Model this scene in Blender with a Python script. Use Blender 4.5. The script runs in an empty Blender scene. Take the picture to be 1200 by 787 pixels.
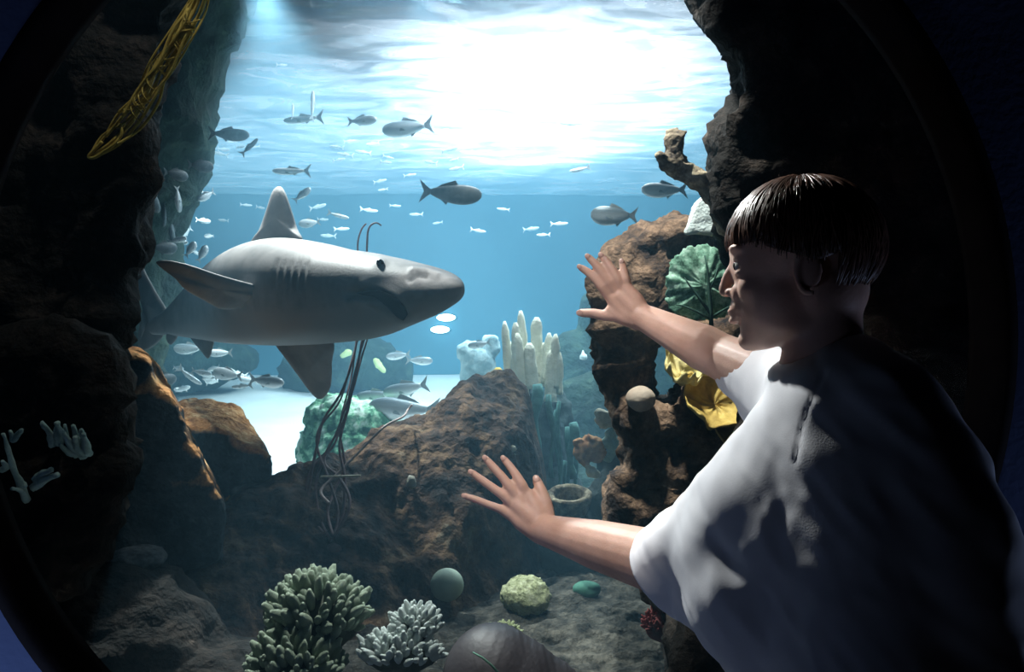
import bpy, bmesh, math, random
import numpy as np
from mathutils import Vector, Matrix, Quaternion, Euler
from mathutils.bvhtree import BVHTree

random.seed(7)
S = bpy.context.scene
COL = S.collection
F = 1200 * 28 / 36.0
CZ = 1.2

# ------------------------------------------------------------------ camera
cam = bpy.data.objects.new('camera', bpy.data.cameras.new('camera'))
cam.data.lens = 28; cam.data.sensor_width = 36; cam.data.clip_start = 0.05; cam.data.clip_end = 100
cam.location = (0, 0, CZ); cam.rotation_euler = (math.pi / 2, 0, 0)
COL.objects.link(cam); S.camera = cam

# ------------------------------------------------------------------ world, lamps, exposure
w = bpy.data.worlds.new('world'); S.world = w; w.use_nodes = True
w.node_tree.nodes['Background'].inputs[0].default_value = (0.05, 0.12, 0.4, 1)
w.node_tree.nodes['Background'].inputs[1].default_value = 0.006
S.view_settings.view_transform = 'Standard'; S.view_settings.look = 'None'
S.view_settings.gamma = 1; S.view_settings.exposure = 0.0
S.cycles.use_denoising = True
S.cycles.max_bounces = 7; S.cycles.diffuse_bounces = 2; S.cycles.glossy_bounces = 2
S.cycles.transmission_bounces = 4; S.cycles.volume_bounces = 0
S.cycles.transparent_max_bounces = 14
S.cycles.sample_clamp_indirect = 4
S.cycles.caustics_reflective = False; S.cycles.caustics_refractive = False

def lamp(name, kind, loc, aim, power, color=(1, 1, 1), **kw):
    d = bpy.data.lights.new(name, kind); d.energy = power; d.color = color
    for k, v in kw.items(): setattr(d, k, v)
    o = bpy.data.objects.new(name, d); o.location = loc
    o.rotation_euler = (Vector(aim) - Vector(loc)).to_track_quat('-Z', 'Y').to_euler()
    COL.objects.link(o); return o

# floodlight hung just above the water, overhead lamps, then unseen added spots
lamp('tank_floodlight', 'SPOT', (0.24, 4.55, 4.05), (0.24, 5.5, 0), 1350, (0.95, 0.96, 1.0), shadow_soft_size=0.35, spot_size=math.radians(112), spot_blend=1.0)
lamp('tank_lamp_far', 'AREA', (0.0, 6.9, 4.3), (0, 6.9, 0), 330, (0.80, 0.92, 1.0), shape='RECTANGLE', size=9, size_y=3.6)
lamp('tank_lamp_sand', 'AREA', (0.5, 6.6, 4.5), (-1.2, 5.8, 0), 230, (0.92, 0.96, 1.0), shape='RECTANGLE', size=1.8, size_y=1.4, spread=math.radians(85))
lamp('shark_fill_spot', 'SPOT', (-1.08, 3.42, 2.74), (-0.60, 2.74, 1.25), 620, (1.0, 0.98, 0.95), shadow_soft_size=0.05, spot_size=math.radians(44), spot_blend=0.5)  # unseen spot added above the frame to brighten the shark's back
lamp('sponge_fill_spot', 'SPOT', (0.25, 3.0, 2.7), (0.02, 3.8, 1.0), 60, (1.0, 0.98, 0.95), shadow_soft_size=0.06, spot_size=math.radians(50), spot_blend=0.6)  # added out-of-view spot brightening the white finger sponges
lamp('rope_fill_spot', 'SPOT', (-0.50, 1.46, 2.6), (-0.80, 1.66, 1.75), 17, (1.0, 0.97, 0.92), shadow_soft_size=0.04, spot_size=math.radians(34), spot_blend=0.6)  # extra unseen spot put in for the rope
lamp('sand_fill_spot', 'SPOT', (-2.10, 4.7, 2.62), (-1.1, 6.6, 0.3), 170, (0.95, 0.97, 1.0), shadow_soft_size=0.06, spot_size=math.radians(95), spot_blend=0.6)  # added spot hidden behind the rock column, lighting the sand
lamp('reef_fill_spot', 'SPOT', (0.05, 1.72, 2.6), (0.50, 2.05, 1.15), 250, (1.0, 0.97, 0.92), shadow_soft_size=0.05, spot_size=math.radians(42), spot_blend=0.6)  # unseen submerged spot added to light the reef, sponges and fan
lamp('coral_fill_spot', 'SPOT', (-0.22, 2.00, 2.12), (-0.20, 1.90, 0.5), 120, (1.0, 0.98, 0.94), shadow_soft_size=0.03, spot_size=math.radians(46), spot_blend=0.7)  # added spot out of view over the foreground corals
# unseen spots added for the boulder and, through the dome, the visitor
lamp('boulder_fill_spot', 'SPOT', (-1.02, 3.05, 2.6), (-1.0, 2.95, 0.6), 60, (1.0, 0.97, 0.92), shadow_soft_size=0.04, spot_size=math.radians(30), spot_blend=0.6)  # unseen spot added just for the flat boulder
lamp('boy_key_spot', 'SPOT', (-0.78, 2.75, 3.05), (0.23, 1.06, 1.20), 1000, (1.0, 0.96, 0.94), shadow_soft_size=0.05, spot_size=math.radians(19), spot_blend=0.5)  # unseen key spot added for the hair, face and sleeve
# unseen spot added on the room side to brighten the hands
lamp('hands_fill_spot', 'SPOT', (-0.25, 1.0, 1.98), (0.09, 1.33, 1.02), 44, (1.0, 0.94, 0.90), shadow_soft_size=0.02, spot_size=math.radians(34), spot_blend=0.5)
# blue glow of the viewing room
lamp('room_blue_light', 'AREA', (-1.15, 0.45, 0.15), (-1.0, 1.06, 0.45), 3.0, (0.45, 0.6, 1.0), shape='RECTANGLE', size=0.8, size_y=0.3, spread=math.radians(110))
lamp('room_blue_light', 'AREA', (1.25, 0.97, 0.5), (1.0, 1.06, 0.9), 0.8, (0.45, 0.6, 1.0), shape='RECTANGLE', size=0.1, size_y=0.3, spread=math.radians(120))

# ------------------------------------------------------------------ helpers
def P(px, py, Y): return Vector(((px - 600) / F * Y, Y, CZ + (393.5 - py) / F * Y))

def hash3(i, j, k, s):
    n = (i * 374761393 + j * 668265263 + k * 2147483647 + s * 1274126177) & 0xffffffff
    n = ((n ^ (n >> 13)) * 1274126177) & 0xffffffff
    n = ((n ^ (n >> 16)) * 2246822519) & 0xffffffff
    return ((n ^ (n >> 15)) & 0xffff) / 32767.5 - 1.0
def vnoise(p, seed=0):
    p = np.asarray(p, float); i = np.floor(p).astype(np.int64); f = p - i; u = f * f * (3 - 2 * f)
    r = 0
    for dx in (0, 1):
        for dy in (0, 1):
            for dz in (0, 1):
                wt = (u[:, 0] if dx else 1 - u[:, 0]) * (u[:, 1] if dy else 1 - u[:, 1]) * (u[:, 2] if dz else 1 - u[:, 2])
                r = r + wt * hash3(i[:, 0] + dx, i[:, 1] + dy, i[:, 2] + dz, seed)
    return r
def fbm(p, oct=4, seed=0, ridged=False):
    p = np.asarray(p, float); r = np.zeros(len(p)); a = 1.0; t = 0
    for o in range(oct):
        n = vnoise(p * 2 ** o + 17.3 * o, seed + o)
        if ridged: n = 1 - 2 * np.abs(n)
        r += a * n; t += a; a *= 0.5
    return r / t

class MB:
    def __init__(s): s.v = []; s.f = []
    def add(s, vs, fs):
        b = len(s.v); s.v.extend([tuple(v) for v in vs]); s.f.extend([tuple(b + i for i in f) for f in fs])
    def ell(s, c, r, M=None, nu=20, nv=12):
        if not hasattr(r, '__len__'): r = (r, r, r)
        vs = [Vector((0, 0, r[2]))]; fs = []
        for j in range(1, nv):
            th = math.pi * j / nv
            for i in range(nu):
                a = 2 * math.pi * i / nu
                vs.append(Vector((r[0] * math.sin(th) * math.cos(a), r[1] * math.sin(th) * math.sin(a), r[2] * math.cos(th))))
        vs.append(Vector((0, 0, -r[2])))
        for i in range(nu): fs.append((0, 1 + i, 1 + (i + 1) % nu))
        for j in range(nv - 2):
            for i in range(nu):
                a = 1 + j * nu + i; b = 1 + j * nu + (i + 1) % nu
                fs.append((a, a + nu, b + nu, b))
        e = len(vs) - 1; o = 1 + (nv - 2) * nu
        for i in range(nu): fs.append((e, o + (i + 1) % nu, o + i))
        if M is not None: vs = [M @ v for v in vs]
        c = Vector(c); s.add([c + v for v in vs], fs)
    def tube(s, pts, rad, n=8, flat=1.0, cap=True):
        pts = [Vector(p) for p in pts]; m = len(pts)
        if not hasattr(rad, '__len__'): rad = [rad] * m
        up = Vector((0.13, 0.21, 0.97)); vs = []; fs = []
        for i, p in enumerate(pts):
            t = (pts[min(i + 1, m - 1)] - pts[max(i - 1, 0)])
            t = t.normalized() if t.length > 1e-9 else Vector((0, 0, 1))
            x = up - t * up.dot(t)
            if x.length < 1e-4: x = Vector((1, 0, 0)) - t * t.x
            x.normalize(); y = t.cross(x); up = x
            for k in range(n):
                a = 2 * math.pi * k / n
                vs.append(p + (x * math.cos(a) + y * math.sin(a) * flat) * rad[i])
        for i in range(m - 1):
            for k in range(n):
                a = i * n + k; b = i * n + (k + 1) % n
                fs.append((a, b, b + n, a + n))
        if cap:
            fs.append(tuple(reversed(range(n)))); fs.append(tuple((m - 1) * n + k for k in range(n)))
        s.add(vs, fs)
    def limb(s, pts, rad, n=16):
        for i, p in enumerate(pts): s.ell(p, rad[i], nu=n, nv=10)
        for i in range(len(pts) - 1): s.tube([pts[i], pts[i + 1]], [rad[i], rad[i + 1]], n)
    def prism(s, front, back):
        n = len(front); vs = list(front) + list(back)
        fs = [tuple(range(n)), tuple(reversed(range(n, 2 * n)))]
        for i in range(n):
            j = (i + 1) % n; fs.append((i, i + n, j + n, j))
        s.add(vs, fs)
    def box(s, lo, hi):
        x0, y0, z0 = lo; x1, y1, z1 = hi
        s.add([(x0, y0, z0), (x1, y0, z0), (x1, y1, z0), (x0, y1, z0), (x0, y0, z1), (x1, y0, z1), (x1, y1, z1), (x0, y1, z1)],
              [(0, 3, 2, 1), (4, 5, 6, 7), (0, 1, 5, 4), (1, 2, 6, 5), (2, 3, 7, 6), (3, 0, 4, 7)])
    def mesh(s, name):
        me = bpy.data.meshes.new(name); me.from_pydata(s.v, [], s.f); me.update(); return me

def fixn(me):
    bm = bmesh.new(); bm.from_mesh(me); bmesh.ops.recalc_face_normals(bm, faces=bm.faces); bm.to_mesh(me); bm.free(); me.update()

def remesh(mb, voxel, smooth=4, name='m'):
    me = mb.mesh(name); 
    bm = bmesh.new(); bm.from_mesh(me); bmesh.ops.triangulate(bm, faces=[f for f in bm.faces if len(f.verts) > 4])
    bmesh.ops.recalc_face_normals(bm, faces=bm.faces); bm.to_mesh(me); bm.free()
    o = bpy.data.objects.new(name, me); COL.objects.link(o)
    m = o.modifiers.new('r', 'REMESH'); m.mode = 'VOXEL'; m.voxel_size = voxel
    if smooth:
        k = o.modifiers.new('s', 'SMOOTH'); k.iterations = smooth; k.factor = 0.5
    dg = bpy.context.evaluated_depsgraph_get()
    r = bpy.data.meshes.new_from_object(o.evaluated_get(dg)); r.name = name
    bpy.data.objects.remove(o); bpy.data.meshes.remove(me)
    r.polygons.foreach_set('use_smooth', [True] * len(r.polygons))
    return r

def getco(me):
    a = np.empty(len(me.vertices) * 3, np.float32); me.vertices.foreach_get('co', a); return a.reshape(-1, 3).astype(float)
def getno(me):
    a = np.empty(len(me.vertices) * 3, np.float32); me.vertices.foreach_get('normal', a); return a.reshape(-1, 3).astype(float)
def setco(me, c): me.vertices.foreach_set('co', c.astype(np.float32).ravel()); me.update()
def displace(me, fn):
    c = getco(me); n = getno(me); setco(me, c + n * fn(c)[:, None])

def craggy(me, a1, f1, a2, f2, seed=0):
    displace(me, lambda c: a1 * fbm(c * f1, 3, seed) + a2 * fbm(c * f2, 4, seed + 9, True))

def obj(name, me, mat=None, parent=None, smooth=True, loc=None):
    if isinstance(me, MB): me = me.mesh(name); fixn(me)
    if smooth: me.polygons.foreach_set('use_smooth', [True] * len(me.polygons))
    me.name = name
    if mat and not me.materials: me.materials.append(mat)
    o = bpy.data.objects.new(name, me); COL.objects.link(o)
    if parent: o.parent = parent; o.matrix_parent_inverse = Matrix.Identity(4); 
    return o
def rebase(o, p):
    "put the object's origin at p, keeping the mesh in place"
    p = Vector(p); o.data.transform(Matrix.Translation(-p)); o.location = p; return o
def local(o, root):
    "child built in world coordinates under a root with a translation only"
    o.data.transform(Matrix.Translation(-root.location)); return o
def tag(o, label, cat, group=None, kind=None):
    if label: o['label'] = label
    if cat: o['category'] = cat
    if group: o['group'] = group
    if kind: o['kind'] = kind
    return o
def thing(name, label, cat, loc=(0, 0, 0), group=None):
    o = bpy.data.objects.new(name, None); o.empty_display_size = .05; o.location = loc; COL.objects.link(o)
    return tag(o, label, cat, group)
def structure(o): o['kind'] = 'structure'; return o

# ------------------------------------------------------------------ materials
def newmat(name):
    m = bpy.data.materials.new(name); m.use_nodes = True
    nt = m.node_tree; b = nt.nodes['Principled BSDF']; return m, nt, b
def N(nt, t, **kw):
    n = nt.nodes.new(t)
    for k, v in kw.items(): setattr(n, k, v)
    return n
def coords(nt): return N(nt, 'ShaderNodeTexCoord').outputs['Object']
def noise_col(nt, scale, stops, detail=6, rough=0.65, vec=None, dist=0.0):
    n = N(nt, 'ShaderNodeTexNoise'); n.inputs['Scale'].default_value = scale; n.inputs['Detail'].default_value = detail
    n.inputs['Roughness'].default_value = rough; n.inputs['Distortion'].default_value = dist
    nt.links.new(vec or coords(nt), n.inputs['Vector'])
    r = N(nt, 'ShaderNodeValToRGB')
    while len(r.color_ramp.elements) < len(stops): r.color_ramp.elements.new(0.5)
    for e, (p, c) in zip(r.color_ramp.elements, stops): e.position = p; e.color = (*c, 1)
    nt.links.new(n.outputs['Fac'], r.inputs[0]); return n, r
def add_bump(nt, b, scale, dist, strength=0.8, detail=8, stretch=None, vec=None):
    n = N(nt, 'ShaderNodeTexNoise'); n.inputs['Scale'].default_value = scale; n.inputs['Detail'].default_value = detail
    v = vec or coords(nt)
    if stretch:
        mp = N(nt, 'ShaderNodeMapping'); mp.inputs['Scale'].default_value = stretch; nt.links.new(v, mp.inputs[0]); v = mp.outputs[0]
    nt.links.new(v, n.inputs['Vector'])
    k = N(nt, 'ShaderNodeBump'); k.inputs['Strength'].default_value = strength; k.inputs['Distance'].default_value = dist
    nt.links.new(n.outputs['Fac'], k.inputs['Height']); nt.links.new(k.outputs[0], b.inputs['Normal']); return k
def basic(name, stops, scale=8, rough=0.8, bump=None, spec=0.3, **kw):
    m, nt, b = newmat(name); n, r = noise_col(nt, scale, stops)
    nt.links.new(r.outputs[0], b.inputs['Base Color']); b.inputs['Roughness'].default_value = rough
    b.inputs['Specular IOR Level'].default_value = spec
    if bump: add_bump(nt, b, *bump)
    for k, v in kw.items(): b.inputs[k.replace('_', ' ')].default_value = v
    return m
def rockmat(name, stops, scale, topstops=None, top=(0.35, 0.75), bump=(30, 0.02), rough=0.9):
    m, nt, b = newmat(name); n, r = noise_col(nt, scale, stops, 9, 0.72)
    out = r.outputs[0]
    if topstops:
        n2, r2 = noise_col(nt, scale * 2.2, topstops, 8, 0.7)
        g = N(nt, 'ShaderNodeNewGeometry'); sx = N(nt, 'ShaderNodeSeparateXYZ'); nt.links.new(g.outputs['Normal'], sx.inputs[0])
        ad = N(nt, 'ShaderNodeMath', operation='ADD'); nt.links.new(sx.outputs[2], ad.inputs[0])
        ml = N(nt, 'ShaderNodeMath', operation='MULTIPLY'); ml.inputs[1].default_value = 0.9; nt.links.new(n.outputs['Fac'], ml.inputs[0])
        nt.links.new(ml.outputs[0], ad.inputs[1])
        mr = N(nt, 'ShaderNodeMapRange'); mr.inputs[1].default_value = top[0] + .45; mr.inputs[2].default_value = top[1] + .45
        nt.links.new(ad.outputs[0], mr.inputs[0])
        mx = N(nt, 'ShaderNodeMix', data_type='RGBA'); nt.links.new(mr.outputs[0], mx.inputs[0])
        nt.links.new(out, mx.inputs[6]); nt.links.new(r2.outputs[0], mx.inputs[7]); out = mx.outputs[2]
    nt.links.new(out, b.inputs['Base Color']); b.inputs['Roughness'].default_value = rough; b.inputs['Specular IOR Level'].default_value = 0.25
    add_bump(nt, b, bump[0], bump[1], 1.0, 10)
    return m

M = {}
M['dark_rock'] = rockmat('dark_rock', [(0.46, (0.005, 0.004, 0.003)), (0.62, (0.028, 0.020, 0.015)), (0.75, (0.17, 0.125, 0.10))], 9, bump=(22, 0.03))  # sparse pale stops paint the highlights of lit pits into the colour
M['reef_rock'] = rockmat('reef_rock', [(0.38, (0.012, 0.010, 0.012)), (0.5, (0.09, 0.055, 0.035)), (0.62, (0.24, 0.15, 0.095)), (0.75, (0.42, 0.30, 0.21))], 11, bump=(26, 0.025))
M['ridge_rock'] = rockmat('ridge_rock', [(0.38, (0.008, 0.006, 0.006)), (0.49, (0.045, 0.022, 0.012)), (0.60, (0.12, 0.070, 0.036)), (0.74, (0.22, 0.19, 0.14))], 7, bump=(30, 0.03))
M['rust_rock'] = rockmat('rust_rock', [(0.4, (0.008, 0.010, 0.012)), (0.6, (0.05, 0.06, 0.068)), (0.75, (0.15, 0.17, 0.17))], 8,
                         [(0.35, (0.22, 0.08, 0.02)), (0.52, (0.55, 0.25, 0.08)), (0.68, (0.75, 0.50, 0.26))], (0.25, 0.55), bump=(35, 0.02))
M['sand'] = basic('sand', [(0.3, (0.68, 0.70, 0.71)), (0.7, (0.86, 0.87, 0.88))], 2.5, 0.95, (60, 0.004), 0.1)
M['gravel'] = rockmat('gravel', [(0.38, (0.006, 0.006, 0.005)), (0.5, (0.035, 0.032, 0.026)), (0.68, (0.10, 0.092, 0.075))], 16, bump=(28, 0.03))
M['tank_blue'] = basic('tank_blue', [(0.3, (0.09, 0.27, 0.38)), (0.7, (0.12, 0.32, 0.44))], 0.8, 0.9)
M['room_blue'] = basic('room_blue', [(0.3, (0.09, 0.13, 0.26)), (0.7, (0.11, 0.15, 0.30))], 3, 0.7, (90, 0.001), 0.2)
M['room_dark'] = basic('room_dark', [(0.3, (0.010, 0.010, 0.014)), (0.7, (0.02, 0.02, 0.026))], 5, 0.9)
M['rubber'] = basic('rubber', [(0.3, (0.010, 0.009, 0.010)), (0.7, (0.018, 0.016, 0.017))], 20, 0.9, (120, 0.0005), 0.05)
M['steel_line'] = basic('steel_line', [(0.3, (0.10, 0.08, 0.085)), (0.7, (0.15, 0.12, 0.13))], 30, 0.4)

# glass of the dome: thin clear acrylic
m, nt, b = newmat('acrylic'); nt.nodes.remove(b)
tr = N(nt, 'ShaderNodeBsdfTransparent'); tr.inputs[0].default_value = (0.975, 0.985, 0.985, 1)
gl = N(nt, 'ShaderNodeBsdfGlossy'); gl.inputs['Roughness'].default_value = 0.03
fr = N(nt, 'ShaderNodeFresnel'); fr.inputs[0].default_value = 1.12
mx = N(nt, 'ShaderNodeMixShader'); nt.links.new(fr.outputs[0], mx.inputs[0]); nt.links.new(tr.outputs[0], mx.inputs[1]); nt.links.new(gl.outputs[0], mx.inputs[2])
nt.links.new(mx.outputs[0], nt.nodes['Material Output'].inputs['Surface']); M['acrylic'] = m

# the water body: scattering and absorbing
m, nt, b = newmat('water_body'); nt.nodes.remove(b)
vs_ = N(nt, 'ShaderNodeVolumeScatter'); vs_.inputs['Color'].default_value = (0.26, 0.56, 0.80, 1); vs_.inputs['Density'].default_value = 0.085; vs_.inputs['Anisotropy'].default_value = 0.15
va_ = N(nt, 'ShaderNodeVolumeAbsorption'); va_.inputs['Color'].default_value = (0.20, 0.72, 0.90, 1); va_.inputs['Density'].default_value = 0.11
ad_ = N(nt, 'ShaderNodeAddShader'); nt.links.new(vs_.outputs[0], ad_.inputs[0]); nt.links.new(va_.outputs[0], ad_.inputs[1])
nt.links.new(ad_.outputs[0], nt.nodes['Material Output'].inputs['Volume']); M['water_body'] = m

# the rippled surface seen from below
m, nt, b = newmat('water_surface'); nt.nodes.remove(b)
tr = N(nt, 'ShaderNodeBsdfTransparent'); tl = N(nt, 'ShaderNodeBsdfTranslucent'); tl.inputs[0].default_value = (0.80, 0.88, 1.0, 1)
gl = N(nt, 'ShaderNodeBsdfGlossy'); gl.inputs[0].default_value = (0.6, 0.8, 0.9, 1); gl.inputs['Roughness'].default_value = 0.12
mpn = N(nt, 'ShaderNodeMapping'); mpn.inputs['Scale'].default_value = (1.0, 2.2, 1); nt.links.new(coords(nt), mpn.inputs[0])
nn, rr = noise_col(nt, 1.6, [(0.40, (0.30,) * 3), (0.60, (0.75,) * 3)], 6, 0.6, mpn.outputs[0], 1.2)
m1 = N(nt, 'ShaderNodeMixShader'); nt.links.new(rr.outputs[0], m1.inputs[0]); nt.links.new(gl.outputs[0], m1.inputs[1]); nt.links.new(tl.outputs[0], m1.inputs[2])
m2 = N(nt, 'ShaderNodeMixShader'); m2.inputs[0].default_value = 0.38; nt.links.new(tr.outputs[0], m2.inputs[1]); nt.links.new(m1.outputs[0], m2.inputs[2])
nt.links.new(m2.outputs[0], nt.nodes['Material Output'].inputs['Surface']); M['water_surface'] = m

# ------------------------------------------------------------------ setting: room side
RC = Vector((-0.052, 0, CZ)); R_OUT = 0.717; R_IN = 0.683
DOME_C = Vector((-0.052, 0.3144, CZ)); DOME_R = 1.0456
def dome_hit(px, py, off=0.0):
    d = P(px, py, 1.0) - Vector((0, 0, CZ)); d.normalize(); oc = Vector((0, 0, CZ)) - DOME_C
    b_ = oc.dot(d); c_ = oc.length_squared - (DOME_R - off) ** 2
    return Vector((0, 0, CZ)) + d * (-b_ + math.sqrt(b_ * b_ - c_))

def ring_xy(r, n=128): return [(RC.x + r * math.cos(2 * math.pi * k / n), RC.z + r * math.sin(2 * math.pi * k / n)) for k in range(n)]
def lathe_y(profile, n=128, closed=True):
    mb = MB(); m_ = len(profile); vs = []; fs = []
    for r, y in profile:
        for x, z in ring_xy(r, n): vs.append((x, y, z))
    for i in range(m_ if closed else m_ - 1):
        j = (i + 1) % m_
        for k in range(n):
            l = (k + 1) % n; fs.append((i * n + k, j * n + k, j * n + l, i * n + l))
    mb.add(vs, fs); return mb

def wall_with_hole(y0, y1, x0, x1, z0, z1, r, n=128):
    mb = MB(); outer = []
    for k in range(n):
        a = 2 * math.pi * k / n; dx, dz = math.cos(a), math.sin(a)
        t = min(((x1 if dx > 0 else x0) - RC.x) / dx if abs(dx) > 1e-9 else 1e9, ((z1 if dz > 0 else z0) - RC.z) / dz if abs(dz) > 1e-9 else 1e9)
        outer.append((RC.x + dx * t, RC.z + dz * t))
    # snap the nearest outer point to each corner
    for cx in (x0, x1):
        for cz in (z0, z1):
            k = min(range(n), key=lambda i: (outer[i][0] - cx) ** 2 + (outer[i][1] - cz) ** 2); outer[k] = (cx, cz)
    inner = ring_xy(r, n); vs = []
    for y in (y0, y1):
        for L in (inner, outer): vs += [(x, y, z) for x, z in L]
    fs = []
    for k in range(n):
        l = (k + 1) % n
        fs += [(k, l, n + l, n + k), (2 * n + k, 3 * n + k, 3 * n + l, 2 * n + l), (k, 2 * n + k, 2 * n + l, l), (n + k, n + l, 3 * n + l, 3 * n + k)]
    mb.add(vs, fs); return mb

structure(obj('wall_front', wall_with_hole(1.062, 1.10, -3, 3, 0, 3.3, R_OUT), M['room_blue'], smooth=False))
fl = MB(); fl.box((-3, -3, -0.1), (3, 1.062, 0)); structure(obj('floor', fl, M['room_dark'], smooth=False))
for nm, lo, hi in (('wall_left', (-3.1, -3, 0), (-3, 1.062, 3.3)), ('wall_right', (3, -3, 0), (3.1, 1.062, 3.3)), ('wall_back', (-3.1, -3.1, 0), (3.1, -3, 3.3)),
                   ('ceiling', (-3.1, -3.1, 3.3), (3.1, 1.34, 3.4))):
    b_ = MB(); b_.box(lo, hi); structure(obj(nm, b_, M['room_dark'], smooth=False))
win = structure(bpy.data.objects.new('window_1', None)); COL.objects.link(win); win.location = (RC.x, 1.1, RC.z)
fr_ = obj('window_frame', lathe_y([(R_OUT, 1.046), (0.700, 1.046), (0.690, 1.062), (R_IN, 1.085), (R_IN, 1.10), (R_OUT, 1.10)]), M['rubber'], win); local(fr_, win)
gk = obj('window_gasket', lathe_y([(0.6905, 1.0735), (0.6880, 1.0735), (0.6880, 1.0785), (0.6905, 1.0785)]), M['steel_line'], win); local(gk, win)
mb = MB(); n = 96; prof = []; amax = math.asin(0.688 / DOME_R)
for Rr in (DOME_R, DOME_R + 0.006):
    prof.append([(Rr * math.sin(amax * t / 24), DOME_C.y + Rr * math.cos(amax * t / 24)) for t in range(25)])
for pr in prof:
    vs = [(RC.x, pr[0][1], RC.z)]; fs = []
    for r, y in pr[1:]: vs += [(RC.x + r * math.cos(2 * math.pi * k / n), y, RC.z + r * math.sin(2 * math.pi * k / n)) for k in range(n)]
    for k in range(n): fs.append((0, 1 + k, 1 + (k + 1) % n))
    for i in range(23):
        for k in range(n):
            l = (k + 1) % n; fs.append((1 + i * n + k, 1 + (i + 1) * n + k, 1 + (i + 1) * n + l, 1 + i * n + l))
    mb.add(vs, fs)
pane = obj('window_pane', mb, M['acrylic'], win); local(pane, win)

# ------------------------------------------------------------------ setting: the tank
for nm, lo, hi in (('wall_tank_back', (-7.2, 9.0, 0), (7.2, 9.2, 4.6)), ('wall_tank_left', (-7.2, 1.34, 0), (-7.0, 9.0, 4.6)), ('wall_tank_right', (7.0, 1.34, 0), (7.2, 9.0, 4.6)),
                   ('wall_tank_front_left', (-7.0, 1.06, 0), (-3.0, 1.34, 4.6)), ('wall_tank_front_right', (3.0, 1.06, 0), (7.0, 1.34, 4.6)), ('wall_tank_front_upper', (-3.0, 1.2, 3.3), (3.0, 1.34, 4.6))):
    b_ = MB(); b_.box(lo, hi); structure(obj(nm, b_, M['tank_blue'], smooth=False))
b_ = MB(); b_.box((-7.2, 1.06, 4.6), (7.2, 9.2, 4.7)); structure(obj('ceiling', b_, M['room_dark'], smooth=False))

def grid(x0, x1, nx, y0, y1, ny, zf, bottom=None):
    X, Y = np.meshgrid(np.linspace(x0, x1, nx), np.linspace(y0, y1, ny)); Z = zf(X, Y)
    vs = [tuple(p) for p in np.stack([X.ravel(), Y.ravel(), Z.ravel()], 1)]
    fs = [(j * nx + i, j * nx + i + 1, (j + 1) * nx + i + 1, (j + 1) * nx + i) for j in range(ny - 1) for i in range(nx - 1)]
    if bottom is not None:
        edge = list(range(nx)) + [j * nx + nx - 1 for j in range(1, ny)] + [(ny - 1) * nx + i for i in range(nx - 2, -1, -1)] + [j * nx for j in range(ny - 2, 0, -1)]
        b0 = len(vs); vs += [(vs[e][0], vs[e][1], bottom) for e in edge]; m_ = len(edge)
        fs += [(edge[k], b0 + k, b0 + (k + 1) % m_, edge[(k + 1) % m_]) for k in range(m_)]; fs.append(tuple(b0 + k for k in range(m_)))
    mb = MB(); mb.v = vs; mb.f = fs; return mb
def n2(X, Y, f, seed, oct=3, ridged=False):
    return fbm(np.stack([X.ravel() * f, Y.ravel() * f, np.full(X.size, seed * 1.7)], 1), oct, seed, ridged).reshape(X.shape)
sand_z = lambda X, Y: 0.29 + 0.05 * n2(X, Y, 0.5, 3) + 0.012 * n2(X, Y * 2.2, 2.5, 5) + 0.118 * np.clip(Y - 5, 0, 4)
structure(obj('floor_sand', grid(-7, 7, 200, 1.34, 9, 160, sand_z, 0.0), M['sand']))
ws = obj('water_surface', grid(-7, 7, 260, 1.34, 9, 220, lambda X, Y: 2.8 + 0.030 * n2(X, Y * 1.7, 1.3, 11, 4) + 0.012 * n2(X, Y * 2.0, 5, 12, 3)), M['water_surface'])
structure(ws)
b_ = MB(); b_.box((-6.99, 1.42, 0.02), (6.99, 8.99, 2.86)); wb = structure(obj('water_body', b_, M['water_body'], smooth=False))

# ------------------------------------------------------------------ rocks
def prism_px(mb, poly, Y0, Y1, grow=0.0):
    cx = sum(p[0] for p in poly) / len(poly); cy = sum(p[1] for p in poly) / len(poly)
    mb.prism([P(x, y, Y0) for x, y in poly], [P(cx + (x - cx) * (0.95 + grow), cy + (y - cy) * (0.95 + grow), Y1) for x, y in poly])
def rock(name, mb, voxel, smooth, mat, label, cat='rock', amp=(0.03, 4, 0.02, 12), seed=0):
    me = remesh(mb, voxel, smooth, name); craggy(me, amp[0], amp[1], amp[2], amp[3], seed)
    o = obj(name, me, mat)
    c = getco(me); p = ((c[:, 0].min() + c[:, 0].max()) / 2, (c[:, 1].min() + c[:, 1].max()) / 2, c[:, 2].min()); rebase(o, p)
    return tag(o, label, cat)

mb = MB()
prism_px(mb, [(-260, -220), (250, -220), (222, -60), (203, 5), (186, 60), (166, 125), (160, 200), (158, 285), (141, 345), (124, 430), (-260, 430)], 1.72, 2.35)
prism_px(mb, [(-260, 400), (128, 400), (132, 470), (142, 545), (110, 640), (40, 700), (-60, 900), (-260, 900)], 1.62, 2.3)
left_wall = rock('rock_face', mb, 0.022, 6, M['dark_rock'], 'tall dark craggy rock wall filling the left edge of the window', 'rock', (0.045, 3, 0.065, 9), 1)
mb = MB()
prism_px(mb, [(835, -200), (832, -20), (846, 20), (866, 40), (880, 80), (874, 112), (850, 142), (842, 175), (848, 240), (852, 270), (880, 330), (905, 420), (1000, 520), (1050, 560), (1250, 560), (1350, -200)], 1.66, 2.2)
prism_px(mb, [(900, 420), (1030, 380), (1250, 380), (1500, 1100), (800, 1100), (800, 740), (860, 640)], 1.62, 2.3)
right_wall = rock('rock_face', mb, 0.022, 5, M['dark_rock'], 'massive dark rock face behind the boy on the right of the window', 'rock', (0.03, 3, 0.06, 10), 2)

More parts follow.
